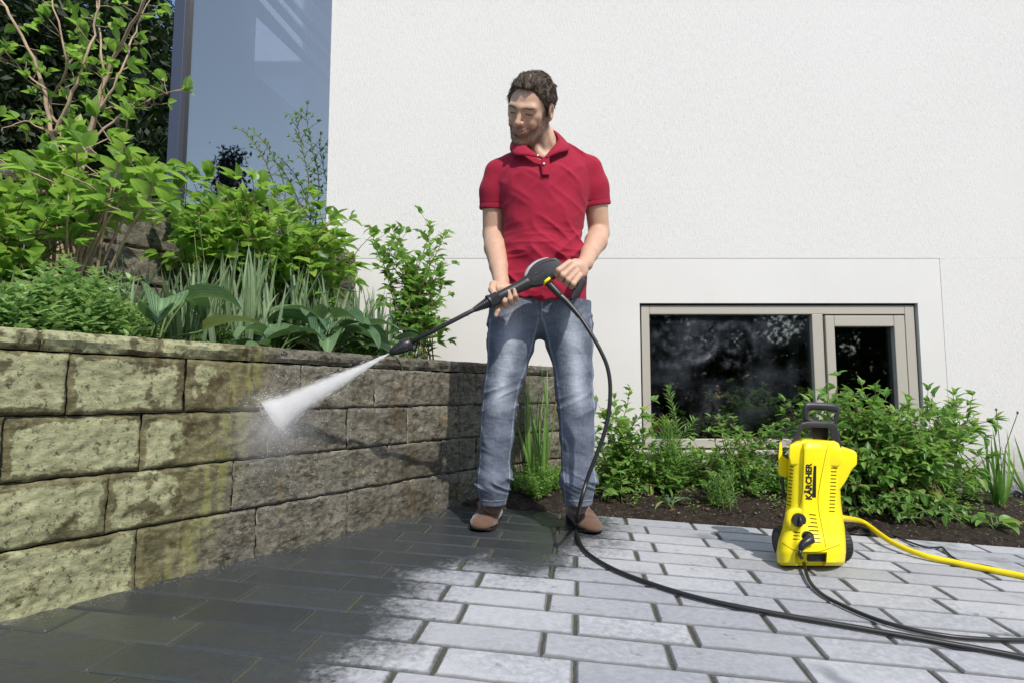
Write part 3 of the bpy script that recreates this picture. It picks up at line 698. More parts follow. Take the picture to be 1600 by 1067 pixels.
# hostas
hosta('hosta', 'single hosta with few large grey-green leaves at the left', bedpt(232, .22), 8, .17, .11, .20, 'hostas')
hosta('hosta', 'wide hosta mound with many leaves near the lance nozzle', bedpt(510, .25), 30, .19, .095, .17, 'hostas')
hosta('hosta', 'dark small hosta on the left side of the wide mound', bedpt(435, .24), 10, .14, .08, .12, 'hostas')
hosta('hosta', 'pale small hosta between the wide mound and the red-stemmed shrub', bedpt(585, .26), 12, .16, .075, .14, 'hostas')
# shrubs
shrub('leafy_shrub', 'large-leaved shrub with arching tan stems in front of the terrace wall', 'shrub', bedpt(110, .55), cloud([(140, 268, 100, 42), (75, 255, 65, 35), (215, 250, 45, 45)], 21, Ybed(150, .5), .22),   .094, .068, .046, .74, (.0065, .003), 'leaf_bright', 'stem_tan', twig=.3, droop=.5, spread=.05, bow=.06)
shrub('leafy_shrub', 'leafy shrub cut off by the left edge of the photo', 'shrub', bedpt(15, .5), cloud([(15, 370, 45, 60), (5, 310, 30, 40)], 12, Ybed(5, .5), .1), .085, .055, .05, .35, (.005, .002), 'leaf_bright', 'stem_brown', twig=.3)
shrub('leafy_shrub', 'light green shrub below the left part of the glass wall', 'shrub', bedpt(345, .62), cloud([(345, 345, 68, 45), (305, 330, 35, 25), (385, 370, 45, 50)], 24, Ybed(345, .62), .15), .095, .066, .045, .66, (.004, .002), 'leaf_bright', 'stem_brown', twig=.35)
shrub('leafy_shrub', 'light green shrub in front of the house corner', 'shrub', bedpt(470, .62), cloud([(470, 375, 55, 50), (510, 400, 48, 55), (440, 360, 30, 40)], 28, Ybed(470, .62), .15), .09, .062, .045, .6, (.004, .002), 'leaf_bright', 'stem_brown', twig=.35)
shrub('tall_shrub', 'tall open shrub with thin red-brown stems against the white wall', 'shrub', bedpt(655, .3), cloud([(650, 375, 45, 40), (690, 400, 22, 50), (600, 380, 28, 45), (660, 450, 35, 60), (625, 430, 35, 60)], 30, Ybed(655, .3), .13), .072, .047, .05, .3, (.0032, .0015), 'leaf_mid', 'stem_brown', twig=.15, bow=.05, up=.5, spread=.10)
# sparse tall shrub on the terrace (upper left)
TR = Vector((-WD.y, WD.x))
def terr(px, back):
    for k in range(400):
        p = US + WD * (k * .02 - 1.0) + TR * back
        if p.y < .3: continue
        if p.x > ray(px, 300).x / ray(px, 300).y * p.y: return (p.x, p.y, .78)
    return (p.x, p.y, .78)
def bigshrub():
    b = Vector(terr(112, .28)); root = empty('twiggy_shrub', b, 'tall twiggy shrub with pale grey branches and small toothed leaves at the upper left', 'shrub'); WL[root.name] = tuple(b)
    LV = Leaves(); SM = MB(); Y = b.y
    br = [([(112, 320), (85, 220), (60, 110), (8, 10), (-10, -40)], .011), ([(114, 320), (150, 175), (180, 90), (230, -10), (250, -60)], .011), ([(112, 320), (95, 210), (78, 160), (105, 100), (75, -20)], .009),
          ([(130, 240), (160, 150), (158, 70), (145, -20)], .008), ([(120, 260), (175, 190), (250, 150), (262, 148)], .006), ([(85, 210), (120, 130), (150, 40), (160, -40)], .008), ([(150, 180), (190, 110), (215, 40), (235, 0)], .006),
          ([(70, 140), (30, 110), (-5, 90)], .005), ([(90, 220), (40, 190), (0, 205)], .005), ([(165, 170), (205, 170), (245, 165)], .005), ([(105, 110), (125, 60), (110, 10)], .005)]
    for pts, r in br:
        P = spline([at(x, y, Y + random.uniform(-.03, .03) + (i * random.uniform(-.05, .05))) for i, (x, y) in enumerate(pts)], 6); m = len(P)
        P = [p + rv(.006) for p in P]
        SM.tube(P, [r * (1 - .72 * i / m) for i in range(m)], 6)
        for i in range(max(2, m // 4), m, 2):
            for _ in range(2 if random.random() < .5 else 1):
                q = P[i]; d = rv(1); d.z = abs(d.z) * .7 + .1; d.normalize(); e = q + d * random.uniform(.02, .09); SM.tube([q, (q + e) / 2 + rv(.004), e], [.002, .0016, .0012], 4)
                for _ in range(random.randint(2, 4)): LV.leaf(e + rv(.006), (d + rv(.9)).normalized(), (UPV + rv(.5)).normalized(), .050 * random.uniform(.6, 1.3), .041 * random.uniform(.7, 1.2), .4, .2, 4, 'ovate')
    LV.build('foliage', M['leaf_bright'], root); SM.build('branch', M['stem_tan'], root, smooth=True)
bigshrub()
# two slim saplings added before the glass, standing in for reflections in it
for (px, pts, lab) in ((425, [(425, 340), (428, 290), (405, 235), (380, 205)], 'slim sapling with small dull leaves left of its pair, standing in for a reflection in the glass wall'), (482, [(478, 340), (482, 280), (470, 225), (462, 180)], 'slim taller sapling with small dull leaves next to the house corner, standing in for a reflection')):
    b = Vector(at(px, 345, 4.2)); b.z = .82; root = empty('sapling', b, lab, 'sapling', 'saplings standing in for reflections in the glass wall'); WL[root.name] = tuple(b); LV = Leaves(); SM = MB()
    for dx in (0, 16):
        P = spline([b] + [at(x + dx, y, 4.2) for x, y in pts], 6); leafed(LV, SM, P, .005, .002, .25, .045, .05, .02, 'lance', True, .5, .4, .3, 4, 3)
    LV.build('foliage', M['leaf_mid'], root); SM.build('stem', M['stem_brown'], root, smooth=True)
# ---------- lower bed in front of the facade
def lb(px, Y): x = ray(px, 780).x / ray(px, 780).y * Y; return (x, Y, bed_z(x, Y))
shrub('bed_shrub', 'upright pointed-leaf shrub left of the window frame', 'shrub', lb(972, 3.0), cloud([(975, 640, 38, 38), (965, 700, 38, 50), (995, 720, 45, 45), (1030, 745, 35, 30)], 30, 3.0, .12), .068, .034, .032, .3, (.0032, .0015), 'leaf_mid', 'stem_brown', 'lance', twig=.2, up=.45, bow=.06, group='shrubs below the window')
shrub('bed_shrub', 'low broad-leaf shoots at the foot of the pointed-leaf shrub', 'shrub', lb(955, 2.86), cloud([(962, 745, 32, 22)], 7, 2.86, .05), .06, .034, .03, .3, (.0025, .0012), 'leaf_mid', 'stem_green', twig=0, up=.3)
shrub('feathery_plant', 'tall narrow plant with thin whorled leaves before the window corner', 'plant', lb(1048, 2.98), cloud([(1047, 600, 6, 8), (1062, 655, 28, 18), (1030, 680, 30, 30), (1075, 700, 28, 26)], 16, 2.98, .08), .062, .009, .012, .15, (.0028, .0013), 'leaf_mid', 'stem_green', 'lance', twig=0, up=.5, bow=.04, droop=.4, lift=.5)
shrub('bed_shrub', 'loose shrub of small leaves below the middle of the wide pane', 'shrub', lb(1145, 3.0), cloud([(1150, 665, 38, 26), (1195, 685, 35, 26), (1110, 705, 35, 30), (1160, 735, 70, 35), (1090, 740, 45, 35)], 40, 3.0, .14), .05, .024, .028, .25, (.003, .0014), 'leaf_mid', 'stem_brown', 'lance', twig=.3, up=.3, bow=.08, group='shrubs below the window')
shrub('tufted_plant', 'soft tuft of thin bright leaves at the edge of the paving', 'plant', lb(1135, 2.78), cloud([(1130, 725, 28, 30), (1120, 760, 30, 20)], 16, 2.78, .05), .04, .006, .012, .15, (.002, .001), 'leaf_mid', 'stem_green', 'lance', twig=0, up=.5, bow=.04, lift=.5)
shrub('bed_shrub', 'big dense green bush right of the yellow pressure washer', 'shrub', lb(1385, 2.92), cloud([(1350, 640, 85, 30), (1400, 680, 110, 45), (1470, 650, 60, 35), (1510, 670, 40, 22), (1350, 720, 90, 40), (1440, 740, 80, 40), (1300, 650, 40, 30), (1380, 775, 110, 28)], 100, 2.92, .22), .075, .038, .036, .3, (.0036, .0016), 'leaf_mid', 'stem_brown', 'ovate', twig=.25, up=.2, bow=.1, spread=.2, group='shrubs below the window', fold=.28)
shrub('bed_shrub', 'low broad pale shoots hanging over the soil right of the washer', 'shrub', lb(1420, 2.75), cloud([(1400, 790, 40, 18), (1490, 800, 30, 22), (1340, 790, 25, 14)], 16, 2.72, .06), .05, .03, .03, .3, (.0025, .0012), 'leaf_mid', 'stem_green', twig=0, up=.5, spread=.15)
shrub('bed_shrub', 'small bush at the window corner behind the washer handle', 'shrub', lb(1262, 3.05), cloud([(1265, 650, 30, 30), (1240, 700, 28, 40)], 10, 3.05, .1), .062, .03, .034, .3, (.003, .0014), 'leaf_mid', 'stem_brown', 'lance', twig=.2, up=.4, group='shrubs below the window')
blades('blade_plant', 'blade leaf plant with a dark bud stalk at the right end of the bed', lb(1560, 2.9), 16, .40, (.02, .02), .22, .016, m='leaf_mid', buds=2, group='blade plants in the lower bed')
blades('blade_plant', 'blade leaf plant cut off by the right edge of the photo', lb(1612, 3.1), 14, .36, (.02, .02), .35, .015, m='leaf_mid', group='blade plants in the lower bed')
blades('blade_plant', 'blade leaf plant seen between the legs before the dark stones', lb(838, 2.98), 18, .62, (.05, .04), .17, .014, m='leaf_mid', group='blade plants in the lower bed')
carpet('clover_ground_cover', 'low clover-like leaves on the soil between the legs', [lb(random.uniform(795, 880), random.uniform(2.8, 3.15)) for _ in range(80)], .018, m='leaf_mid', stems=4, H=.08)
hosta('broadleaf_seedling', 'broad-leaved seedling at the paving edge beside the blade plant', lb(1552, 2.66), 9, .07, .045, .05, m='leaf_mid')
hosta('broadleaf_seedling', 'two narrow grey-green leaves sprouting at the paving edge left of the tuft', lb(1048, 2.78), 5, .06, .02, .05, m='hosta')
carpet('bed_weeds', 'small seedlings scattered on the bark soil', [lb(random.uniform(920, 1620), random.uniform(2.75, 3.3)) for _ in range(130)], .022, m='leaf_mid', stems=1, H=.06)
carpet('bed_undergrowth', 'dark undergrowth under the bushes along the house', [lb(random.uniform(925, 1530), random.uniform(2.9, 3.3)) for _ in range(260)], .03, m='leaf_mid', stems=3, H=.13)
# bud stalk by the knee
def litter():
    LV = Leaves(); b = MB()
    for _ in range(420):
        p = Vector(lb(random.uniform(880, 1640), random.uniform(2.66, 3.35))); p.z += .012
        if random.random() < .5: LV.leaf(p, Vector((random.uniform(-1, 1), random.uniform(-1, 1), random.uniform(-.1, .4))), (UPV + rv(.8)).normalized(), random.uniform(.01, .035), random.uniform(.006, .02), random.uniform(-.8, .9), .3, 3)
        else:
            r = random.uniform(.002, .008); bm = bmesh.new(); bmesh.ops.create_icosphere(bm, subdivisions=1, radius=r)
            V = [p + Vector((v.co.x * random.uniform(.8, 1.3), v.co.y, v.co.z * .6)) for v in bm.verts]; b.add(V, [[v.index for v in f.verts] for f in bm.faces]); bm.free()
    tag(LV.build('dead_leaf_litter', simple('dead_leaf', (.13, .08, .045), .8, .2, var=(40, .5)), None), 'dry brown leaf bits scattered over the soil', 'litter', kind='stuff')
    tag(b.build('bed_pebbles', simple('pebble', (.15, .14, .13), .8, .3, var=(30, .5)), None), 'small grey pebbles lying in the planting soil', 'pebbles', kind='stuff')
    b = MB()
    for _ in range(900):
        x = random.uniform(1.6, 3.6); y = YF - random.random() ** 1.5 * .28 - .02; r = random.uniform(.008, .022); bm = bmesh.new(); bmesh.ops.create_icosphere(bm, subdivisions=1, radius=r)
        V = [Vector((x, y, bed_z(x, y) + .004 + random.random() * .02)) + Vector((v.co.x * 1.2, v.co.y, v.co.z * .6)) + rv(r * .15) for v in bm.verts]; b.add(V, [[v.index for v in f.verts] for f in bm.faces]); bm.free()
    tag(b.build('gravel_strip', M['gravel'], None), 'strip of grey gravel at the foot of the white wall', 'gravel', kind='stuff')
    b = MB()                      # grit washed to the foot of the retaining wall
    for _ in range(1400):
        s = random.uniform(.1, L1 + .02); o = abs(random.gauss(0, .03)) + .004; p = WSTART + WD * s + Vector((WD.y, -WD.x)) * (o + .008); r = random.uniform(.0006, .0022)
        z = gz(p.x, p.y); V = [(p.x + r * math.cos(a) * random.uniform(.7, 1.3), p.y + r * math.sin(a), z) for a in (0, 1.57, 3.14, 4.71)] + [(p.x, p.y, z + r)]; b.add(V, [(0, 1, 4), (1, 2, 4), (2, 3, 4), (3, 0, 4)])
    tag(b.build('washed_grit', simple('grit', (.11, .105, .085), .8, .3, var=(200, .5)), None), 'fine grit washed to the foot of the low stone wall', 'grit', kind='stuff')
litter()
# ---------- trees
def leafcloud(name, els, n, size, m, parent, rng, sprd=.13):
    P = []; LVv = []
    tot = sum(e[3] * e[4] * e[5] for e in els)
    for e in els:
        k = int(n * e[3] * e[4] * e[5] / tot); cl = max(6, k // 60)
        u = rng.normal(size=(cl, 3)); u /= np.linalg.norm(u, axis=1)[:, None]; rad = rng.uniform(.35, 1.05, cl)[:, None] ** .6; cen = u * rad * np.array(e[3:6]) + np.array(e[0:3])
        idx = rng.integers(0, cl, k); pts = cen[idx] + rng.normal(size=(k, 3)) * np.array(e[3:6]).min() * sprd
        P.append(pts); LVv.append(np.clip(rng.random(cl)[idx] * .6 + rng.random(k) * .4, 0, 1))
    P = np.vstack(P); lv = np.concatenate(LVv); n = len(P)
    a = rng.normal(size=(n, 3)); a /= np.linalg.norm(a, axis=1)[:, None]; b = np.cross(a, rng.normal(size=(n, 3)) + [0, 0, 1.5]); b /= np.linalg.norm(b, axis=1)[:, None]
    s = size * rng.uniform(.6, 1.3, n)[:, None]; V = np.stack([P - a * s, P + b * s * .45, P + a * s, P - b * s * .45], 1).reshape(-1, 3)
    F = np.arange(4 * n).reshape(n, 4); return mesh(name, V, F, m, parent, attrs=dict(lv=np.repeat(lv, 4), rib=np.ones(4 * n)))
def tree(name, label, base, H, crown, n, size, m='far_shade_leaf', group=None, tr=.12, seed=1, trunk_to=.55):
    B = Vector(base); root = empty(name, B, label, 'tree', group); WL[root.name] = tuple(B); rng = np.random.default_rng(seed); rnd = random.Random(seed)
    els = [(B.x + c[0], B.y + c[1], B.z + c[2], c[3], c[4], c[5]) for c in crown]
    T = MB(); top = B + Vector((0, 0, H * trunk_to)); P = [B + (top - B) * t + Vector((rnd.gauss(0, .04), rnd.gauss(0, .04), 0)) * t for t in (0, .2, .4, .6, .8, 1)]; T.tube(P, [tr * (1.25 - .7 * t) for t in (0, .2, .4, .6, .8, 1)], 8)
    for e in els:
        c = Vector(e[:3]); s = P[rnd.randint(2, 5)]; T.tube(path(s, c, .08, 6, .1), [tr * .4 * (1 - .12 * i) for i in range(7)], 5)
        for _ in range(3): q = c + Vector((rnd.uniform(-1, 1) * e[3], rnd.uniform(-1, 1) * e[4], rnd.uniform(-.3, 1) * e[5])) * .7; T.tube([c, (c + q) / 2 + rv(.1), q], [tr * .15, tr * .1, tr * .05], 4)
    T.build('trunk', M['bark'], root, smooth=True); leafcloud('crown', els, n, size, M[m], root, rng, .5 if m == 'conifer' else .16); return root
gfar = .6
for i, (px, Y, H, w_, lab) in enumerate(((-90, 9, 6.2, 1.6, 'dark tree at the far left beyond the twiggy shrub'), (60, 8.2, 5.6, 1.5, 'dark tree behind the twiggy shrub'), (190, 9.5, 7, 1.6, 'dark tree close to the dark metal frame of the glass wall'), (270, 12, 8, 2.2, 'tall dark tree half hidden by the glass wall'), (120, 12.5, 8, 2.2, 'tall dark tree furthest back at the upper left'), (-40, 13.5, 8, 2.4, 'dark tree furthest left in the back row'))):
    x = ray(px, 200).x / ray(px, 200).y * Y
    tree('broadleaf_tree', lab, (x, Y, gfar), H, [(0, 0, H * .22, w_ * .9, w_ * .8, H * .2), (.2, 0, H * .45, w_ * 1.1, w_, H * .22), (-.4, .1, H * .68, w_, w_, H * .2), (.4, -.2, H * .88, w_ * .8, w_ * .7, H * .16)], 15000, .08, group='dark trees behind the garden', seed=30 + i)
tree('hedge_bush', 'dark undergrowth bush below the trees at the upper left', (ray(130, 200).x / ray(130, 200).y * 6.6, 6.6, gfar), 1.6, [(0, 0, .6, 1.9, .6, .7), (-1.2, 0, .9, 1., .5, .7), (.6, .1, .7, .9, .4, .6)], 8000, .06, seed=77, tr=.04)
# behind the camera: what the panes reflect
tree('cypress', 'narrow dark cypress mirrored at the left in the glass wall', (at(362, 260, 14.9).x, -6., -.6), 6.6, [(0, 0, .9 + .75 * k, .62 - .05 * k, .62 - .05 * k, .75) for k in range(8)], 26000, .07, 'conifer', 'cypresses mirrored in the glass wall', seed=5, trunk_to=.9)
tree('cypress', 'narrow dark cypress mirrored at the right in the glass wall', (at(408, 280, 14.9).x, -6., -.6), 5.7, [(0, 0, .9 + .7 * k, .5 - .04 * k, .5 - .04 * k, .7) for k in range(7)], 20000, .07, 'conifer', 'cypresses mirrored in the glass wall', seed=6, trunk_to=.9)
for i, (x, y, H, lab) in enumerate(((2.4, -6.5, 4.2, 'garden tree mirrored at the left in the basement window'), (5.2, -7.5, 5.2, 'garden tree mirrored in the middle of the basement window'), (8.2, -7, 4.6, 'garden tree mirrored at the right in the basement window'), (11.5, -8, 5, 'garden tree furthest right behind the camera'))):
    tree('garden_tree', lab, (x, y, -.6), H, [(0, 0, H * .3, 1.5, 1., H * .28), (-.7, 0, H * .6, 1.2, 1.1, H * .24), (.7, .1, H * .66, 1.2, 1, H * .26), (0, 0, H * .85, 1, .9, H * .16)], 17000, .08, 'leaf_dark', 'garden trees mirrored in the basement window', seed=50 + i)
for i, (x, lab) in enumerate(((1.5, 'left end of the dark hedge added behind the camera to block reflected sky'), (5.5, 'middle bush of the dark hedge added behind the camera to block reflected sky'), (9.5, 'right end of the dark hedge added behind the camera to block reflected sky'), (-5.5, 'low dark hedge bush added behind the camera under the cypresses'))):  # unseen bushes added to keep bright sky out of the pane reflections
    tree('hedge_bush', lab, (x, -9.5, -.6), 2.4, [(-1.2, 0, 1., 1.3, .6, 1.2), (1.2, 0, 1., 1.3, .6, 1.2)], 16000, .08, group='hedge bushes added behind the camera to block reflected sky', seed=90 + i, tr=.05)
# dark slope added to block the sky behind the trees
V = []; F = []
for j in range(21):
    for i in range(41):
        x = -34 + 40 * i / 40; y = 14 + 22 * j / 20; V.append((x, y, .4 + j * .85 + noise.noise((x * .3, y * .3, 0)) * 1.2))
for j in range(20):
    for i in range(40): q = j * 41 + i; F.append((q, q + 1, q + 42, q + 41))
tag(mesh('backdrop_slope', V, F, simple('backdrop_dark', (.012, .02, .008), .95, .1, var=(3, .5)), smooth=True), kind='structure')
# ================================================================== solid modelling on a grid (smooth unions, then surface nets)
class Field:
    def __init__(s, lo, hi, h):
        s.lo = np.array(lo, float); s.h = h; s.n = np.ceil((np.array(hi) - s.lo) / h).astype(int) + 1
        s.D = np.full(s.n, .06, np.float32)
    def sub(s, lo, hi):
        a = np.clip(np.floor((np.array(lo) - s.lo) / s.h).astype(int), 0, s.n - 1); b = np.clip(np.ceil((np.array(hi) - s.lo) / s.h).astype(int) + 1, 1, s.n)
        sl_ = tuple(slice(i, max(j, i + 1)) for i, j in zip(a, b)); ax = [s.lo[k] + s.h * np.arange(sl_[k].start, sl_[k].stop) for k in range(3)]
        return sl_, np.stack(np.meshgrid(*ax, indexing='ij'), -1)
    def comb(s, sl_, d, k, op):
        A = s.D[sl_]
        if op == 'sub': A2 = -A; r = s.smin(A2, d, k); s.D[sl_] = -r
        elif op == 'cut': s.D[sl_] = np.maximum(A, -d)
        else: s.D[sl_] = s.smin(A, d, k)
    @staticmethod
    def smin(a, b, k):
        if k <= 0: return np.minimum(a, b)
        h = np.maximum(k - np.abs(a - b), 0) / k; return np.minimum(a, b) - h * h * k * .25
    def cone(s, a, b, r1, r2, k=.01, op='add', sq=None):
        """tapered capsule; sq = (axis vector, factor) flattens the section along an axis"""
        a = np.array(a, float); b = np.array(b, float); m = max(r1, r2) * (max(1, sq[1]) if sq else 1) + k + s.h * 3 + .004
        sl_, P = s.sub(np.minimum(a, b) - m, np.maximum(a, b) + m)
        ab = b - a; t = np.clip(((P - a) @ ab) / max(ab @ ab, 1e-12), 0, 1); q = P - a - t[..., None] * ab
        if sq:
            n = np.array(sq[0], float); n /= np.linalg.norm(n); c = q @ n; q = q + (c / sq[1] - c)[..., None] * n
        d = np.linalg.norm(q, axis=-1) - (r1 + (r2 - r1) * t)
        if sq and sq[1] < 1: d *= (.5 + .5 * sq[1])
        s.comb(sl_, d.astype(np.float32), k, op); return s
    def chain(s, pts, rs, k=.006, op='add', sq=None):
        for i in range(len(pts) - 1): s.cone(pts[i], pts[i + 1], rs[i], rs[i + 1], k, op, sq)
        return s
    def ell(s, c, r, k=.01, op='add', Rm=None):
        c = np.array(c, float); r = np.array(r, float); m = r.max() + k + s.h * 3 + .004; sl_, P = s.sub(c - m, c + m); q = P - c
        if Rm is not None: q = q @ Rm
        l = np.linalg.norm(q / r, axis=-1); g = np.linalg.norm(q / (r * r), axis=-1) + 1e-9
        d = l * (l - 1) / g; s.comb(sl_, d.astype(np.float32), k, op); return s
    def mesh(s):
        D = s.D; S = D < 0; nx, ny, nz = D.shape
        c = S[:-1, :-1, :-1].astype(np.uint8)
        for dx in (0, 1):
            for dy in (0, 1):
                for dz in (0, 1):
                    if dx + dy + dz: c += S[dx:nx - 1 + dx, dy:ny - 1 + dy, dz:nz - 1 + dz]
        act = (c > 0) & (c < 8); idx = np.argwhere(act); N = len(idx); ids = np.full(act.shape, -1, np.int32); ids[act] = np.arange(N)
        acc = np.zeros((N, 3)); cnt = np.zeros(N); co = [(x, y, z) for x in (0, 1) for y in (0, 1) for z in (0, 1)]
        val = {o: D[idx[:, 0] + o[0], idx[:, 1] + o[1], idx[:, 2] + o[2]].astype(float) for o in co}
        for o in co:
            for k in range(3):
                if o[k] == 0:
                    p = list(o); p[k] = 1; p = tuple(p); a, b = val[o], val[p]; m = (a < 0) != (b < 0); t = np.where(m, a / np.where(m, a - b, 1), 0)
                    q = np.array(o, float)[None, :].repeat(N, 0); q[:, k] = t; acc[m] += q[m]; cnt[m] += 1
        V = s.lo + s.h * (idx + acc / cnt[:, None]); Fs = []
        for k in range(3):
            a = [slice(None)] * 3; b = [slice(None)] * 3; a[k] = slice(0, -1); b[k] = slice(1, None)
            A = S[tuple(a)]; B = S[tuple(b)]; e = np.argwhere(A != B); u, v = (k + 1) % 3, (k + 2) % 3
            e = e[(e[:, u] > 0) & (e[:, v] > 0) & (e[:, u] < act.shape[u]) & (e[:, v] < act.shape[v])]
            q = []
            for du, dv in ((-1, -1), (0, -1), (0, 0), (-1, 0)):
                f = e.copy(); f[:, u] += du; f[:, v] += dv; q.append(ids[f[:, 0], f[:, 1], f[:, 2]])
            q = np.stack(q, 1); fl = ~A[e[:, 0], e[:, 1], e[:, 2]]; q[fl] = q[fl][:, ::-1]; Fs.append(q[(q >= 0).all(1)])
        return V, np.vstack(Fs)
_rg = np.random.default_rng(3).random((32, 32, 32))
def vnoise(P, sc_=(1, 1, 1), off=0.):
    q = P * np.array(sc_) + off; i = np.floor(q).astype(int); f = q - i; f = f * f * (3 - 2 * f); r = 0
    for dx in (0, 1):
        for dy in (0, 1):
            for dz in (0, 1):
                w_ = (f[..., 0] if dx else 1 - f[..., 0]) * (f[..., 1] if dy else 1 - f[..., 1]) * (f[..., 2] if dz else 1 - f[..., 2])
                r = r + w_ * _rg[(i[..., 0] + dx) % 32, (i[..., 1] + dy) % 32, (i[..., 2] + dz) % 32]
    return r
def relax(V, F, it=2, lam=.5):
    V = V.copy(); n = len(V); E = np.vstack([F[:, [0, 1]], F[:, [1, 2]], F[:, [2, 3]], F[:, [3, 0]]]); deg = np.bincount(E.ravel(), minlength=n)[:, None]
    for _ in range(it):
        A = np.zeros_like(V)
        for k in range(3): A[:, k] = np.bincount(E[:, 0], V[E[:, 1], k], n) + np.bincount(E[:, 1], V[E[:, 0], k], n)
        V += lam * (A / np.maximum(deg, 1) - V)
    return V
def vnormals(V, F):
    n = np.cross(V[F[:, 2]] - V[F[:, 0]], V[F[:, 3]] - V[F[:, 1]]); N = np.zeros_like(V)
    for k in range(4):
        for j in range(3): N[:, j] += np.bincount(F[:, k], n[:, j], len(V))
    return N / (np.linalg.norm(N, axis=1)[:, None] + 1e-12)
# ================================================================== the man
Y0 = 2.33
def P3(px, py, Y=Y0): return np.array(at(px, py, Y))
mpx = lambda r, Y=Y0: r * Y * 1.02 / FPX
man = empty('person', (0.085, Y0, G0.z), 'bearded man in red polo shirt and blue jeans holding the spray lance with both hands', 'person')
WL[man.name] = (0.085, Y0, G0.z)
# ---- head frame
HC = P3(828, 171, 2.24)
yaw, pit, rol = R(31), R(34), R(20)
def hframe():
    f = Vector((-math.sin(yaw) * math.cos(pit), -math.cos(yaw) * math.cos(pit), -math.sin(pit))); up = Vector((0, 0, 1)); x = f.cross(up).normalized(); z = x.cross(f).normalized()
    q = Matrix.Rotation(-rol, 3, f) ; x = q @ x; z = q @ z
    if z.x > 0: pass
    return np.array([x, f, z]).T       # columns
HR = hframe(); HS = 1.04
def H(x, y, z): return HC + HR @ (np.array([x, y, z]) * HS)
GY = 2.10                                   # distance of the gun
# ---- body: one continuous surface
B = Field((-.22, 1.99, -.06), (.46, 2.50, 1.33), .0026)
B.ell(H(0, -.018, .032), np.array([.074, .093, .079]) * HS, .01, Rm=HR)
B.ell(H(0, .022, -.015), np.array([.064, .066, .085]) * HS, .03, Rm=HR)
B.cone(H(0, .025, -.05), H(0, .058, -.098), .050, .030, .03)
B.ell(H(0, .074, -.104), np.array([.022, .017, .015]) * HS, .014, Rm=HR)
for s_ in (-1, 1):
    B.cone(H(s_ * .058, -.002, -.045), H(s_ * .030, .055, -.092), .018, .018, .022)            # jaw
    B.ell(H(s_ * .043, .052, -.012), np.array([.019, .020, .016]) * HS, .018, Rm=HR)            # cheekbone
    B.ell(H(s_ * .036, .066, -.040), np.array([.016, .016, .016]) * HS, .014, Rm=HR)            # smiling cheek
    B.cone(H(s_ * .008, .084, .020), H(s_ * .044, .069, .021), .0095, .009, .020)                # brow
B.cone(H(0, .080, .022), H(0, .106, -.024), .0075, .0100, .010); B.ell(H(0, .109, -.029), np.array([.0105, .011, .009]) * HS, .006, Rm=HR)
for s_ in (-1, 1):
    B.ell(H(s_ * .012, .095, -.031), np.array([.008, .010, .008]) * HS, .006, Rm=HR)
    B.ell(H(s_ * .030, .0935, .006), np.array([.017, .012, .0105]) * HS, .014, 'sub', Rm=HR)    # socket
    B.ell(H(s_ * .031, .0700, .005), np.array([.015, .013, .0110]) * HS, .006, Rm=HR)            # lowered lid
    B.cone(H(s_ * .021, .082, -.006), H(s_ * .043, .075, -.004), .0030, .0022, .006)             # lower lid
    B.ell(H(s_ * .081, -.008, -.002), np.array([.0085, .021, .034]) * HS, .006, Rm=HR)           # ear
    B.ell(H(s_ * .074, .004, -.030), np.array([.007, .009, .012]) * HS, .008, Rm=HR)
    B.ell(H(s_ * .086, -.005, .000), np.array([.0055, .010, .018]) * HS, .004, 'sub', Rm=HR)
mouth = [H(x, .0935 - abs(x) ** 2 * 14, -.064 + abs(x) ** 1.5 * 3.0) for x in (-.028, -.015, 0, .015, .028)]
B.ell(H(0, .080, -.062), np.array([.030, .016, .020]) * HS, .015, Rm=HR)
B.chain([m_ + HR @ np.array([0, -.001, .0055]) for m_ in mouth], [.0022, .0035, .004, .0035, .0022], .004)
B.chain([m_ + HR @ np.array([0, -.001, -.0065]) for m_ in mouth[0:5]], [.0022, .004, .005, .004, .0022], .004)
B.chain([m_ + HR @ np.array([0, .006, 0]) for m_ in mouth], [.0022] * 5, .002, 'sub')
for s_ in (-1, 1): B.chain([H(s_ * .019, .098, -.030), H(s_ * .029, .091, -.041), H(s_ * .036, .084, -.050)], [.003, .003, .0015], .007, 'sub'); B.ell(H(s_ * .038, .068, -.030), np.array([.011, .011, .011]) * HS, .014, Rm=HR)
# neck and trunk
NB = P3(850, 238, 2.335)
B.cone(H(0, -.028, -.055), NB, .056, .062, .03); B.cone(P3(852, 214, 2.375), P3(856, 240, 2.36), .046, .06, .03); B.cone(H(.03, .0, -.08), P3(846, 243, 2.27), .013, .010, .02); B.cone(H(-.052, -.01, -.055), P3(856, 244, 2.275), .013, .010, .02)
FWD = (0, 1, 0)
B.cone(P3(806, 268, 2.35), P3(890, 262, 2.35), .050, .050, .03); B.cone(P3(851, 290, 2.335), P3(849, 370, 2.33), .120, .112, .04, sq=(FWD, .75)); B.cone(P3(849, 370, 2.32), P3(845, 450, 2.345), .112, .110, .03, sq=(FWD, .66))
B.cone(P3(816, 475, 2.335), P3(803, 540, 2.33), .080, .06, .03); B.cone(P3(872, 475, 2.335), P3(887, 540, 2.33), .080, .06, .03)
for _q in ((822, 250, 836, 240), (880, 250, 866, 236)): B.cone(P3(_q[0], _q[1], 2.345), P3(_q[2], _q[3], 2.335), .03, .03, .03)
# right arm (at the left in the picture)
SR, ER, WR = P3(775, 272, 2.345), P3(771, 366, 2.385), P3(783, 441, 2.165)
B.chain([SR, SR * .5 + ER * .5 + [-.002, -.01, 0], ER], [.046, .047, .043], .008)
B.chain([ER, ER * .68 + WR * .32 + np.array([.0, -.004, 0]), ER * .3 + WR * .7, WR], [.042, .0445, .034, .0275], .010)
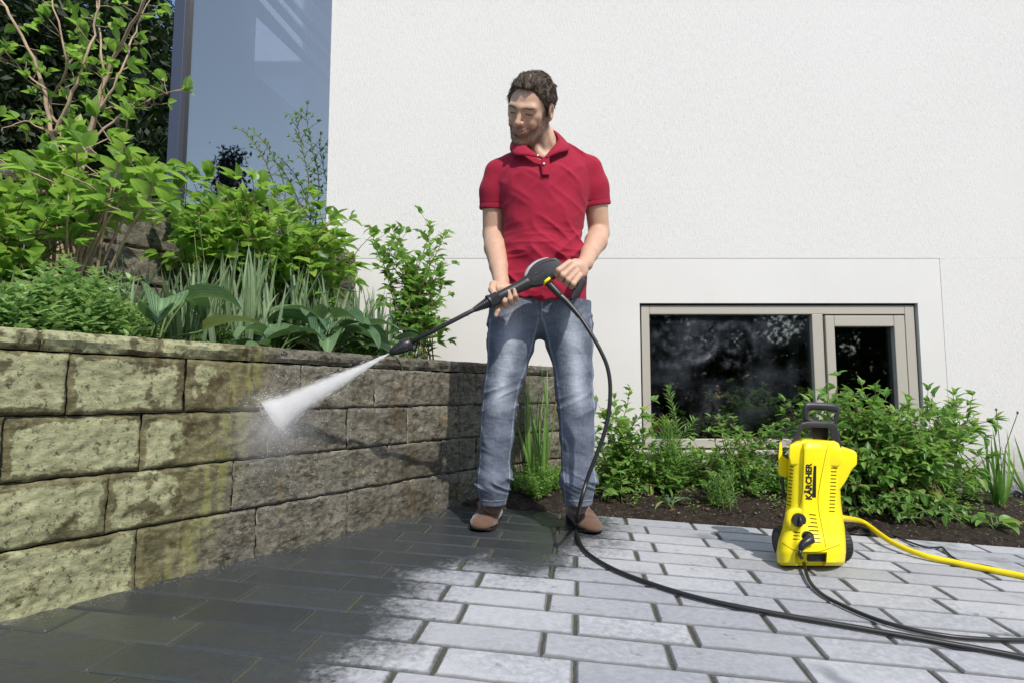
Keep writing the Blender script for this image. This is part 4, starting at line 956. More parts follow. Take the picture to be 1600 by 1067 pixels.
# left arm
SL_, EL, WLf = P3(923, 266, 2.345), P3(936, 364, 2.40), P3(914, 412, 2.17)
B.chain([SL_, SL_ * .5 + EL * .5 + [.002, -.01, 0], EL], [.046, .047, .042], .008)
B.chain([EL, EL * .68 + WLf * .32 + np.array([.004, -.004, 0]), EL * .3 + WLf * .7, WLf], [.041, .0435, .033, .0275], .010)
# right hand: palm behind the barrel, fingers round it from below, thumb over the top
def G(px, py, dy=0.): return P3(px, py, GY + dy)
B.cone(WR, G(783, 453, .035), .026, .026, .015); B.cone(G(772, 455, .028), G(798, 452, .036), .0175, .0175, .012); B.cone(G(776, 464, .034), G(800, 459, .038), .015, .015, .012)
B.chain([G(771, 445, .02), G(769, 453, -.012), G(773, 462, -.028), G(778, 470, -.026)], [.015, .0125, .0105, .0090], .008)     # thumb
B.chain([G(783, 472, .028), G(781, 479, .004), G(777, 486, -.012), G(775, 493, -.012)], [.0115, .0105, .0095, .0080], .004)      # index, pointing down
B.chain([G(792, 468, .030), G(791, 478, .004), G(788, 471, -.028), G(787, 460, -.030)], [.0112, .0105, .0098, .0084], .003)      # middle
B.chain([G(799, 464, .030), G(800, 474, .004), G(797, 467, -.028), G(795, 456, -.031)], [.0108, .0102, .0095, .0082], .003)      # ring
B.chain([G(806, 459, .030), G(807, 468, .004), G(805, 462, -.026), G(803, 453, -.028)], [.0098, .0092, .0086, .0074], .003)      # little
# left hand: fist over the grip
B.cone(WLf, G(906, 418, -.0), .0265, .024, .014, sq=((0, 1, 0), 1.0)); B.cone(G(893, 415, -.012), G(908, 429, -.004), .0165, .016, .014); B.cone(G(899, 413, -.0), G(911, 424, .004), .019, .018, .014)
for k, (a, b, c, d_) in enumerate((((890, 411), (873, 423), (869, 430), (875, 434)), ((895, 418), (880, 431), (876, 437), (882, 440)), ((901, 425), (888, 438), (885, 444), (890, 446)), ((906, 431), (896, 444), (893, 449), (898, 450)))):
    B.chain([G(*a, -.022), G(*b, -.034), G(*c, -.012), G(*d_, .016)], [.0125 - .0006 * k, .0112 - .0006 * k, .0102 - .0006 * k, .0088 - .0004 * k], .0035)
B.chain([G(903, 412, .018), G(892, 419, .032), G(884, 425, .034)], [.015, .0115, .0098], .008)                                    # thumb behind the grip
Vb, Fb = B.mesh(); Vb = relax(Vb, Fb, 1, .4)
q = (Vb - HC) @ HR / HS; x_, y_, z_ = q.T
def ss(v, a, b): t = np.clip((v - a) / (b - a), 0, 1); return t * t * (3 - 2 * t)
on = ss(z_, -.16, -.14)
nz = vnoise(Vb, (60, 60, 60)) - .5
jawline = ss(-.022 - z_ + .55 * np.clip(.045 - y_, 0, .05) * 1.0 * (y_ < .045) - .30 * np.clip(y_ - .05, 0, 1) * 0 + nz * .012, -.004, .010)
side = (np.abs(x_) > .042) & (y_ > -.016)
beard = ss(-z_ + nz * .014, .038, .052) * ss(y_, -.012, .012) * ss(z_, -.135, -.118)
side_b = ss(-z_ + nz * .01, -.012, .004) * ss(np.abs(x_), .052, .060) * ss(y_, -.004, .01) * ss(.040 - y_, -.004, .008); beard = np.maximum(beard, side_b * ss(z_, -.135, -.118))
musta = ss(-z_ + nz * .006, .040, .046) * ss(y_, .07, .08) * ss(.034 - np.abs(x_), 0, .008); beard = np.maximum(beard, musta * .9)
md = np.min([np.linalg.norm(Vb - (m_ + HR @ np.array([0, .002, 0])), axis=1) for m_ in [mouth[0] * (1 - t) + mouth[1] * t for t in (0, .5, 1)] + [mouth[1] * (1 - t) + mouth[2] * t for t in (.5, 1)] + [mouth[2] * (1 - t) + mouth[3] * t for t in (.5, 1)] + [mouth[3] * (1 - t) + mouth[4] * t for t in (.5, 1)]], axis=0)
lips = ss(-md, -.0085, -.0055) * (y_ > .075) ; beard *= (1 - lips); beard *= 1 - .5 * ss(y_, .085, .09) * ss(z_, -.088, -.084) * ss(-z_, .074, .078) * 0
brow = np.zeros(len(Vb)); lash_crease = np.zeros(len(Vb))
for s_ in (-1, 1):
    xx = s_ * x_; br = ss(.0042 - np.abs(z_ - (.0175 + .004 * np.sin(np.clip((xx - .012) / .04, 0, 1) * 3.14)) + nz * .010), 0, .003) * .8 * ss(xx, .010, .016) * ss(.054 - xx, 0, .006) * (y_ > .05); brow = np.maximum(brow, br)
    la = ss(.0026 - np.abs(z_ - (-.0008 - .10 * (xx - .031) ** 2 * 0)), 0, .0014) * ss(xx, .017, .021) * ss(.047 - xx, 0, .004) * (y_ > .05); lash_crease = np.maximum(lash_crease, la)
lash_crease = np.maximum(lash_crease, ss(-md, -.0042, -.0018) * (y_ > .075) * .8)  # dark mouth line: shade of the crease between the lips put into the colour
red = np.exp(-((np.abs(x_) - .04) ** 2 / .018 ** 2 + (z_ + .028) ** 2 / .02 ** 2)) * (y_ > .03) + np.exp(-(x_ ** 2 / .012 ** 2 + (z_ + .03) ** 2 / .012 ** 2)) * (y_ > .08)
def m_skin():
    t = NT('skin'); v = t.pos(); c = t.mix(t.noise(v, 40, 5), (.47, .28, .19), (.63, .41, .29)); c = t.mix(t.math('MULTIPLY', t.attr('red'), .35), c, (.56, .22, .14))
    c = t.mix(t.math('MULTIPLY', t.attr('lips'), .55), c, (.36, .14, .115)); bn = t.math('MULTIPLY', t.attr('beard'), t.ramp(t.noise(v, 420, 2, .8), .3, .55, .65, 1.)); c = t.mix(t.math('MULTIPLY', bn, .48), c, (.095, .062, .042))
    c = t.mix(t.attr('brow'), c, (.05, .033, .022)); c = t.mix(t.attr('lash_crease'), c, (.03, .02, .015)); c = t.mix(t.math('MULTIPLY', t.attr('armhair'), t.ramp(t.noise(t.pos((1, 1, .35)), 260, 2, .8), .52, .62, 0, .13)), c, (.16, .09, .05))
    b = t.n('ShaderNodeBsdfPrincipled'); t.l(c, b.inputs['Base Color']); b.inputs['Roughness'].default_value = .48; b.inputs['Specular IOR Level'].default_value = .38
    b.inputs['Subsurface Weight'].default_value = .12; b.inputs['Subsurface Radius'].default_value = (.9, .3, .15); b.inputs['Subsurface Scale'].default_value = .01
    t.l(t.bump(t.noise(v, 300, 4), .22, .002), b.inputs['Normal']); return t.done(b.outputs[0])
M['skin'] = m_skin()
ah = ss(-Vb[:, 2], -.75, -.65) * 1.0
mesh('body', Vb, Fb, M['skin'], man, smooth=True, attrs=dict(beard=beard * on, lips=lips * on, brow=brow * on, lash_crease=lash_crease * on, red=red * on, armhair=ah))
# ---- hair
Hf = Field(HC - .19, HC + .19, .0028); sl_, PP = Hf.sub(HC - .19, HC + .19)
q3 = (PP - HC) @ HR / HS; X, Yl, Z = q3[..., 0], q3[..., 1], q3[..., 2]
l = np.sqrt((X / .0755) ** 2 + ((Yl + .018) / .096) ** 2 + ((Z - .032) / .080) ** 2); d0 = (l - 1) * .080
thick = .006 + .009 * ss(Z, .05, .12) + .005 * ss(Yl, .0, .06) * ss(Z, .06, .09)
comb_ = vnoise(np.stack([X * 1.6 + Yl * .25, Yl * .35 + Z * .2, Z * .5], -1), (95, 95, 95)) ; comb2 = vnoise(q3, (26, 18, 26))
d = d0 - thick - (comb_ - .5) * .006 - (comb2 - .5) * .012
line = Z - (.064 + .016 * np.clip(np.abs(X) / .05, 0, 1) ** 2 * 1.0 - 0) ; front = ss(Yl, .0, .03)
low = np.where(Yl > .022, .087 - .012 * np.cos(np.clip(X / .05, -1, 1) * 3.14) * .0 + .020 * np.exp(-(np.abs(X) - .052) ** 2 / .012 ** 2) + (comb2 - .5) * .02,
       np.where(Yl > -.004, -.018 + (Yl + .004) * 1.2, np.where(Yl > -.03, .028, -.062 + (comb_ - .5) * .01)))
sb = (Yl > -.003) & (Yl < .026) & (np.abs(X) > .05)
low = np.where(sb, -.022 + 2.8 * np.clip(Yl - .012, 0, 1), low)
low = np.where((Yl >= .026) & (Yl < .055), np.minimum(low, .02 + (Yl - .026) * 2.0), low)
d = np.maximum(d, low - Z); d = np.maximum(d, -(d0 + .006))
Hf.D[sl_] = d.astype(np.float32)
Vh, Fh = Hf.mesh(); Vh = relax(Vh, Fh, 1, .35)
def m_hair():
    t = NT('hair'); st = t.attr('st'); n = t.noise(t.pos(), 90, 3); c = t.mix(t.ramp(st, .3, .75), (.030, .021, .015), (.14, .10, .072)); c = t.mix(t.ramp(st, .74, .95), c, (.24, .215, .19))
    return t.done(t.bsdf(c, .62, .25, t.bump(st, .8, .006)))
M['hair'] = m_hair()
qh = (Vh - HC) @ HR / HS; sth = vnoise(np.stack([qh[:, 0] * 1.6 + qh[:, 1] * .25, qh[:, 1] * .35 + qh[:, 2] * .2, qh[:, 2] * .5], -1), (150, 150, 150)) * .6 + vnoise(qh, (60, 60, 60)) * .4
hair = mesh('hair', Vh, Fh, M['hair'], man, smooth=True, attrs=dict(st=sth))
rh = np.random.default_rng(9); Nh = vnormals(Vh, Fh); lk = MB(); lst = []
for i in rh.integers(0, len(Vh), 4200):
    if d0[0, 0, 0] is None: break
    p = Vector(Vh[i]); n = Vector(Nh[i]); ql = qh[i]
    if (HR.T @ Nh[i])[1] < -2: continue
    back = Vector(HR @ np.array([ql[0] * 2, -1., -.15 - (ql[1] < 0) * .9 - (abs(ql[0]) > .055) * 1.2])).normalized()
    if ql[1] > .03 and ql[2] > .08: back = Vector(HR @ np.array([random.uniform(-.25, .55), -.7, .5])).normalized()
    dr = (back - n * back.dot(n)).normalized(); Lh = random.uniform(.014, .030); sw = dr.cross(n) * random.gauss(0, .15) * Lh; e = p + dr * Lh + sw + n * random.uniform(-.002, .003); mI = p + dr * Lh * .5 + sw * .3 + n * .0022
    lk.tube([p - n * .001, mI, e], [.0009, .0008, .0003], 3, cap=False); lst += [float(rh.random())] * 9
mesh('hair_strand', lk.v, lk.f, M['hair'], man, smooth=True, attrs=dict(st=lst))
# beard bristles
Nb = vnormals(Vb, Fb); cand = np.where((beard * on > .6))[0]; bb = MB(); bst = []
for i in rh.choice(cand, 2200):
    p = Vector(Vb[i]); n = Vector(Nb[i]); dn = Vector(HR @ np.array([0, .1, -1.])); e = p + n * random.uniform(.001, .0028) + dn * random.uniform(.001, .004); bb.tube([p - n * .0005, e], [.00055, .00015], 3, cap=False); bst += [float(rh.random()) * .6] * 6
mesh('beard', bb.v, bb.f, M['hair'], man, smooth=False, attrs=dict(st=bst))
# ---- polo shirt
T = Field((-.20, 2.12, .12), (.50, 2.60, 1.10), .0032)
T.cone(P3(798, 268, 2.35), P3(900, 262, 2.35), .062, .062, .04)
T.cone(P3(822, 252, 2.35), P3(880, 246, 2.35), .055, .055, .05)
T.cone(P3(822, 296, 2.34), P3(878, 294, 2.34), .100, .100, .08, sq=(FWD, 1.1)); T.cone(P3(849, 318, 2.335), P3(849, 345, 2.325), .150, .150, .08, sq=(FWD, .80)); T.cone(P3(849, 330, 2.325), P3(848, 392, 2.325), .150, .142, .03, sq=(FWD, .80))
T.cone(P3(848, 392, 2.325), P3(846, 434, 2.33), .142, .160, .03, sq=(FWD, .74)); T.cone(P3(846, 434, 2.33), P3(844, 470, 2.33), .164, .182, .03, sq=(FWD, .64))
d_ = ER - SR; sl_e = SR + d_ * .585; T.chain([SR + [.012, 0, 0], SR * .5 + sl_e * .5, sl_e], [.058, .0605, .0625], .02)
d_ = EL - SL_; sr_e = SL_ + d_ * .565; T.chain([SL_ - [.012, 0, 0], SL_ * .5 + sr_e * .5, sr_e], [.058, .0605, .0625], .02)
sl_, PP = T.sub(T.lo, T.lo + T.h * T.n); Dt = T.D
zz = PP[..., 2]; xx = PP[..., 0]; yy = PP[..., 1]
zc_ = (zz - P3(848, 434)[2])                                            # waist height
# folds: diagonals from the shoulders and armpits, bunching at the waist
f1 = vnoise(np.stack([xx * .55 + zz * .75, yy * .4, zz * .35 - xx * .8], -1), (26, 8, 9)); f2 = vnoise(np.stack([xx * .6 - zz * .65, yy * .4, zz * .4 + xx * .8], -1), (24, 8, 8), 5.3); f3 = vnoise(PP, (9, 6, 38), 9.)
up_ = ss(zz, P3(848, 300)[2] - .1, P3(848, 300)[2] + .1); wa = np.exp(-(zc_ - .06) ** 2 / .11 ** 2)
Dt += (-.015 * (1 - np.abs(2 * f1 - 1)) ** 2 * (.25 + .9 * wa + .35 * up_) - .013 * (1 - np.abs(2 * f2 - 1)) ** 2 * (.25 + .7 * wa + .2 * up_) - .006 * (1 - np.abs(2 * f3 - 1)) ** 3 * wa + .006).astype(np.float32) * (1 - .8 * ss(np.abs(xx - P3(849, 300)[0]), .150, .185)).astype(np.float32)
# hem and sleeve openings
hz = P3(845, 466, 2.21)[2]; hem = hz + (xx - .1) * -.07 + np.sin(xx * 40) * .004 + .004 * np.sin(xx * 90 + yy * 40); Dt[:] = np.maximum(Dt, (hem - zz))
for S_, E_ in ((SR, sl_e), (SL_, sr_e)):
    ax = (E_ - S_) / np.linalg.norm(E_ - S_); pr = (PP - S_) @ ax; Ls = np.linalg.norm(E_ - S_) + .004
    rad = np.linalg.norm(PP - S_ - pr[..., None] * ax, axis=-1); m_ = (rad < .085) & (pr > .06) & ((xx < P3(787, 300)[0]) if S_[0] < 0 else (xx > P3(913, 300)[0]))
    Dt[:] = np.where(m_, np.maximum(Dt, (pr - Ls)), Dt)
    band = (np.abs(pr - (Ls - .020)) < .0016) & m_; Dt[:] = np.where(band, Dt + .0018, Dt)
# neck opening: wedge narrowing to the placket
Va, Vl, Vr = P3(849, 247, 2.2), P3(816, 224, 2.2), P3(872, 216, 2.2)
T.cone(H(0, -.02, -.05), P3(849, 236, 2.325), .059, .060, .004, 'cut')
tz = np.clip((zz - Va[2]) / (Vl[2] - Va[2]), 0, 1.6); lx = Va[0] + (Vl[0] - Va[0]) * tz ; rx = Va[0] + (Vr[0] - Va[0]) * tz * .8
wedge = (yy < 2.32) & (zz > Va[2]); dw = np.where(wedge, np.minimum(np.minimum(xx - lx, rx - xx), zz - Va[2]), -.05); Dt[:] = np.maximum(Dt, np.minimum(dw, .02))
Vt, Ft = T.mesh(); Vt = relax(Vt, Ft, 3, .5)
def m_polo():
    t = NT('polo_pique'); v = t.pos(); w1 = t.vor(v, 420); n = t.noise(v, 14, 5); c = t.mix(n, (.25, .008, .026), (.33, .012, .038)); c = t.mix(t.ramp(t.noise(v, 500, 2), .5, .8), c, (.40, .045, .08))
    return t.done(t.bsdf(c, .85, .2, t.bump(w1, .25, .0015), Sheen_Weight=.05, Sheen_Roughness=.5))
M['polo'] = m_polo()
polo = mesh('polo_shirt', Vt, Ft, M['polo'], man, smooth=True)
def slab(name, inner, outer, th, m, parent, n=5, bulge=.006):
    """a strip of cloth between two point rows, with thickness"""
    I = spline(inner, n); O = spline(outer, n); V = []; F = []; k = 5; m_ = len(I)
    for i in range(m_):
        for j in range(k):
            t = j / (k - 1); p = Vector(I[i]).lerp(Vector(O[i]), t); p += Vector((0, -1, .4)).normalized() * bulge * math.sin(math.pi * t); V.append(p)
    N = len(V)
    for i in range(m_ - 1):
        for j in range(k - 1): q = i * k + j; F.append((q, q + 1, q + 1 + k, q + k))
    o = mesh(name, V, F, m, parent, smooth=True); md_ = o.modifiers.new('s', 'SOLIDIFY'); md_.thickness = th; md_.offset = 0; return o
cyf = 2.205
inner = [P3(849, 248, cyf), P3(836, 240, cyf + .005), P3(822, 229, cyf + .03), P3(813, 215, cyf + .09), P3(820, 204, 2.385), P3(840, 199, 2.40), P3(857, 202, 2.38), P3(866, 206, 2.33), P3(872, 219, cyf + .05), P3(862, 233, cyf + .012), P3(851, 247, cyf)]
outer = [P3(846, 249, cyf - .004), P3(826, 244, cyf - .006), P3(803, 242, cyf + .02), P3(797, 231, cyf + .08), P3(806, 216, 2.42), P3(840, 209, 2.45), P3(866, 212, 2.42), P3(879, 216, 2.34), P3(890, 233, cyf + .045), P3(871, 240, cyf + .002), P3(854, 249, cyf - .004)]
slab('collar', inner, outer, .0035, M['polo'], polo)
slab('placket', [P3(845, 246, cyf - .004), P3(846, 262, cyf - .012), P3(847, 274, cyf - .017)], [P3(858, 246, cyf - .004), P3(859, 262, cyf - .012), P3(859, 274, cyf - .017)], .0025, M['polo'], polo, bulge=.0)
M['button'] = simple('shell_button', (.75, .72, .70), .3, .6)
for (bx, by, dy) in ((850, 256, -.018), (840.5, 243, -.010)):
    c = Vector(P3(bx, by, cyf + dy)); MB().tube([c + Vector((0, .002, 0)), c, c - Vector((0, .0012, 0))], [.0040, .0040, .0028], 12).build('button', M['button'], polo, smooth=False)
# ---- jeans
J = Field((-.17, 2.13, -.50), (.36, 2.56, .36), .0032)
LR = [(806, 470, 44), (803, 505, 40), (798, 537, 37), (791, 579, 31.5), (785, 600, 28.5), (779, 640, 26.5), (776, 680, 26), (773, 720, 24), (772.5, 742, 26.5), (771.5, 760, 25), (770, 786, 21)]
LL = [(878, 470, 44), (884, 505, 40), (890, 537, 36.5), (896, 579, 31), (896, 600, 29), (900.5, 640, 28), (902, 680, 27), (902, 720, 25), (904, 746, 26.5), (903.5, 765, 24), (904, 786, 22)]
dyl = lambda y: 2.335 + .02 * math.sin((y - 480) / 300 * 3.14) * -1
for Lg in (LR, LL):
    pts = [P3(x, y, dyl(y)) for x, y, r in Lg]; rs = [mpx(r, 2.33) - .003 for x, y, r in Lg]; J.chain(pts, rs, .012)
J.cone(P3(808, 455, 2.33), P3(880, 457, 2.33), mpx(37), mpx(37), .04, sq=((0, 0, 1), 1.1)); J.cone(P3(810, 434, 2.33), P3(878, 436, 2.33), .104, .104, .03); J.cone(P3(825, 480, 2.335), P3(862, 480, 2.335), mpx(34), mpx(34), .03)
J.cone(P3(820, 500, 2.375), P3(866, 500, 2.375), .075, .075, .04)
sl_, PP = J.sub(J.lo, J.lo + J.h * J.n); xx, yy, zz = PP[..., 0], PP[..., 1], PP[..., 2]; zp_ = lambda py: P3(840, py)[2]
g = lambda c, w_: np.exp(-((zz - zp_(c)) / w_) ** 2)
n1 = vnoise(np.stack([xx * .5 + zz * .35, yy * .5, zz - xx * .45], -1), (10, 6, 34)); n2 = vnoise(np.stack([xx, yy, zz + xx * .5], -1), (9, 6, 48), 4.); n3 = vnoise(np.stack([xx + zz * .4, yy, zz * .6], -1), (20, 10, 14), 7.)
rd = lambda n, p=3: (1 - np.abs(2 * n - 1)) ** p
Dj = J.D; Dj += (-.009 * rd(n1, 2) * (g(625, .05) + .8 * g(505, .05) + .15) - .016 * rd(n2, 2) * (g(752, .035) + .15 * g(700, .05)) - .004 * rd(n3, 2) + .003).astype(np.float32)
Dj[:] = np.maximum(Dj, zp_(787) - .004 - zz)
Dj[:] = np.maximum(Dj, zz - zp_(434))
# outseam / inseam ridges, fly
Vj, Fj = J.mesh(); Vj = relax(Vj, Fj, 3, .5)
def legx(z, Lg):
    zs = np.array([P3(x, y)[2] for x, y, r in Lg])[::-1]; cx = np.array([P3(x, y)[0] for x, y, r in Lg])[::-1]; rr = np.array([mpx(r) for x, y, r in Lg])[::-1]; return np.interp(z, zs, cx), np.interp(z, zs, rr)
fade = np.zeros(len(Vj)); seam = np.zeros(len(Vj)); Nj = vnormals(Vj, Fj)
for Lg, sx in ((LR, -1), (LL, 1)):
    cx, rr = legx(Vj[:, 2], Lg); u_ = (Vj[:, 0] - cx) / rr; mine = (Vj[:, 0] < P3(842, 500)[0]) if sx < 0 else (Vj[:, 0] >= P3(842, 500)[0])
    th = ss(Vj[:, 2], zp_(670), zp_(600)) * ss(-Vj[:, 2], -zp_(460), -zp_(520)); fr = ss(-Nj[:, 1], .2, .9)
    fade = np.where(mine, (np.exp(-(u_ + sx * -.05) ** 2 / .45 ** 2) * th * 1.0 + .25 * np.exp(-((Vj[:, 2] - zp_(625)) / .05) ** 2)) * fr, fade)
    sm = np.exp(-((np.abs(u_) - .90) / .035) ** 2) * (Vj[:, 1] < 2.36) * (Vj[:, 2] < zp_(500)); seam = np.where(mine, sm, seam)
seam = np.maximum(seam, np.exp(-((Vj[:, 2] - zp_(779)) / .0025) ** 2))
seam = np.maximum(seam, np.exp(-((Vj[:, 0] - P3(845, 480)[0] - .0) / .0022) ** 2) * (Vj[:, 2] > zp_(505)) * (Vj[:, 1] < 2.3))
seam = np.maximum(seam, np.exp(-((Vj[:, 0] - P3(836, 480)[0] - .01 * ss(-Vj[:, 2], -zp_(480), -zp_(500))) / .0018) ** 2) * (Vj[:, 2] > zp_(497)) * (Vj[:, 1] < 2.3) * .8)
def m_denim():
    t = NT('washed_denim'); v = t.pos(); tw = t.n('ShaderNodeTexWave', wave_type='BANDS', bands_direction='DIAGONAL'); t.l(v, tw.inputs[0]); tw.inputs['Scale'].default_value = 260
    n = t.noise(t.pos((1, 1, .4)), 160, 4, .75); n2 = t.noise(v, 11, 5, .6)
    c = t.mix(t.ramp(n2, .3, .7), (.085, .10, .135), (.145, .165, .21)); f = t.math('ADD', t.math('MULTIPLY', t.attr('fade'), .62), t.math('MULTIPLY', t.math('SUBTRACT', n, .5), .35)); c = t.mix(t.ramp(f, 0., 1.), c, (.42, .46, .52))
    c = t.mix(t.math('MULTIPLY', t.ramp(n, .5, .8), .35), c, (.4, .46, .54)); c = t.mix(t.math('MULTIPLY', t.attr('seam'), t.ramp(t.noise(v, 180, 2), .35, .6, .2, .85)), c, (.34, .40, .48))
    return t.done(t.bsdf(c, .85, .15, t.bump(tw.outputs[0], .15, .001, t.bump(t.attr('seam'), .5, .004, t.bump(t.noise(t.pos((1, 1, 2.2)), 16, 4, .5, .8), .45, .010)))))
M['denim'] = m_denim()
jeans = mesh('jeans', Vj, Fj, M['denim'], man, smooth=True, attrs=dict(fade=fade, seam=seam))
# ---- shoes
def m_suede():
    t = NT('brown_suede'); v = t.pos(); n = t.noise(v, 45, 6, .7); c = t.mix(n, (.075, .038, .022), (.165, .10, .066)); c = t.mix(t.ramp(t.noise(v, 12, 4), .55, .75), c, (.19, .125, .088)); return t.done(t.bsdf(c, .9, .15, t.bump(t.noise(v, 260, 4), .4, .002), Sheen_Weight=.3))
M['suede'] = m_suede(); M['sole'] = simple('dark_rubber_sole', (.028, .022, .018), .7, .3, bump=(80, .3, .003)); M['lace'] = simple('brown_lace', (.13, .065, .035), .8, .2)
def shoe(toe, direc, up, ankle):
    toe = Vector(toe); f = Vector(direc); f = (f - up * f.dot(up)).normalized(); r = f.cross(up).normalized(); Ls = .285; heel = toe - f * Ls; R3 = np.array([r, f, up]).T; o = np.array(heel)
    def Q(x, y, z): return o + R3 @ np.array([x, y, z])
    Fs = Field(np.minimum(heel, toe) - .11, np.maximum(heel, toe) + np.array([.11, .11, .2]), .003)
    pr = [(.035, .034, .052), (.08, .036, .058), (.13, .038, .056), (.17, .042, .046), (.205, .045, .038), (.24, .042, .030), (.262, .032, .022)]
    for i in range(len(pr) - 1):
        a, b = pr[i], pr[i + 1]; Fs.cone(Q(0, a[0], .018 + a[2] * .45), Q(0, b[0], .018 + b[2] * .45), a[1] * .92, b[1] * .92, .012, sq=(np.array(up), a[2] / a[1] * .62 if i > 2 else .95))
        Fs.cone(Q(0, a[0], .024), Q(0, b[0], .024), a[1], b[1], .01, sq=(np.array(up), .5))
    an = np.array(ankle); Fs.cone(Q(0, .065, .06), an - [0, 0, .01], .037, .040, .02); Fs.cone(Q(0, .1, .065), an, .030, .032, .02)
    sl_, PP = Fs.sub(Fs.lo, Fs.lo + Fs.h * Fs.n); lp = (PP - o) @ R3; Fs.D[sl_] = np.maximum(Fs.D[sl_], (.012 - lp[..., 2])).astype(np.float32)
    cr = vnoise(lp, (12, 70, 20)); Fs.D[sl_] += (-.004 * rd(cr) * np.exp(-((lp[..., 1] - .185) / .02) ** 2) + .0035 * np.exp(-((lp[..., 1] - .215 + .8 * lp[..., 0] ** 2 * 10) / .0022) ** 2) * (lp[..., 2] > .03) * 0).astype(np.float32)
    V, F = Fs.mesh(); V = relax(V, F, 1, .5); sh = mesh('shoe', V, F, M['suede'], man, smooth=True)
    # sole: lofted outline with treads
    out = [(0, .0), (.018, .004), (.031, .022), (.036, .05), (.035, .09), (.037, .13), (.044, .175), (.0485, .21), (.046, .24), (.036, .265), (.018, .281), (0, .285)]; L_ = [(x, y) for x, y in out] + [(-x, y) for x, y in out[-2:0:-1]]
    mb = MB(); n = 0; ring = spline([Vector((x, y, 0)) for x, y in L_ + [L_[0]]], 4)[:-1]; m_ = len(ring)
    lv = [(0., .97), (.006, 1.02), (.012, 1.0), (.019, 1.04), (.023, .98)]; V = []; F = []
    for z, s_ in lv:
        for i, p in enumerate(ring):
            tr = .94 if (z < .007 and (i // 2) % 2) else 1
            V.append(Q(p.x * s_ * tr, .14 + (p.y - .14) * (1 + (s_ - 1) * .5), z + (.010 * max(0, (p.y - .22) / .06) ** 2 if z < .01 else .004 * max(0, (p.y - .22) / .06))))
    for k in range(len(lv) - 1):
        for i in range(m_): F.append((k * m_ + i, k * m_ + (i + 1) % m_, (k + 1) * m_ + (i + 1) % m_, (k + 1) * m_ + i))
    F.append(tuple(range(m_))[::-1]); F.append(tuple((len(lv) - 1) * m_ + i for i in range(m_))); mesh('sole', V, F, M['sole'], sh)
    lc = MB()
    for k in range(4):
        y = .150 - k * .018; z = .071 + k * .013 + .004; lc.tube([Q(-.022, y, z - .010), Q(-.008, y + .006, z + .001), Q(.008, y - .004, z + .001), Q(.022, y + .002, z - .010)], .0022, 5)
    lc.tube([Q(.0, .155, .078), Q(.018, .168, .082), Q(.03, .160, .066)], .0018, 5); lc.tube([Q(.0, .155, .078), Q(-.016, .170, .082), Q(-.028, .163, .066)], .0018, 5)
    lc.build('lace', M['lace'], sh, smooth=True)
    # facing line of the upper
    tr = MB(); 
    for s_ in (-1, 1): tr.tube([Q(s_ * x, y, z) for x, y, z in ((.024, .09, .098), (.028, .12, .082), (.030, .150, .066), (.020, .172, .062), (.0, .178, .064))], .0018, 5)
    tr.build('stitching', M['lace'], sh, smooth=True)
t1 = gnd(748, 832); t2 = gnd(929, 836)
shoe(t1, (-.20, -1, 0), GN, P3(771, 780, 2.335)); shoe(t2, (.22, -1, 0), GN, P3(904, 780, 2.335))
# ================================================================== spray gun, lance, hoses, jet
M['black'] = simple('black_plastic', (.022, .022, .024), .42, .45, bump=(250, .25, .001)); M['black_s'] = simple('black_rubber', (.014, .014, .015), .38, .5); M['grey_p'] = simple('grey_plastic', (.42, .42, .42), .35, .5)
M['yellow'] = simple('yellow_plastic', (.86, .70, .004), .36, .5, bump=(300, .12, .001))
M['embl'] = simple('raised_black', (.06, .06, .065), .3, .5)
def text_mesh(name, s, size, M4, m, parent, ext=.0006, bold=.0):
    cu = bpy.data.curves.new(name, 'FONT'); cu.body = s; cu.size = size; cu.extrude = ext; cu.offset = bold; cu.align_x = 'CENTER'; cu.align_y = 'CENTER'; cu.resolution_u = 3
    o = bpy.data.objects.new(name, cu); col.objects.link(o); dg = bpy.context.evaluated_depsgraph_get(); me = bpy.data.meshes.new_from_object(o.evaluated_get(dg)); bpy.data.objects.remove(o)
    V = [M4 @ v.co for v in me.vertices]; F = [list(p.vertices) for p in me.polygons]; return mesh(name, V, F, m, parent)
gun = empty('spray_gun', G(850, 430), 'black high-pressure spray gun with yellow trigger and long lance in the hands', 'spray gun'); WL[gun.name] = tuple(G(850, 430))
def plate(outline, Yc, th, bev, name, m, parent, seg=3):
    bm = bmesh.new(); vs = [bm.verts.new(at(x, y, Yc - th / 2)) for x, y in outline]; f = bm.faces.new(vs); bmesh.ops.recalc_face_normals(bm, faces=[f])
    ex = bmesh.ops.extrude_face_region(bm, geom=[f]); 
    for v in [g_ for g_ in ex['geom'] if isinstance(g_, bmesh.types.BMVert)]: v.co.y += th
    bmesh.ops.recalc_face_normals(bm, faces=bm.faces[:]); ed = [e for e in bm.edges if abs(e.verts[0].co.y - e.verts[1].co.y) < 1e-5]
    bmesh.ops.bevel(bm, geom=ed, offset=bev, segments=seg, affect='EDGES', profile=.5, clamp_overlap=True)
    bm.verts.index_update(); V = [v.co.copy() for v in bm.verts]; F = [[v.index for v in f.verts] for f in bm.faces]; bm.free(); return autosmooth(mesh(name, V, F, m, parent), 40)
def dense(pts, n=4): return [(p.x, p.y) for p in spline([Vector((x, y, 0)) for x, y in pts + [pts[0]]], n)[:-1]]
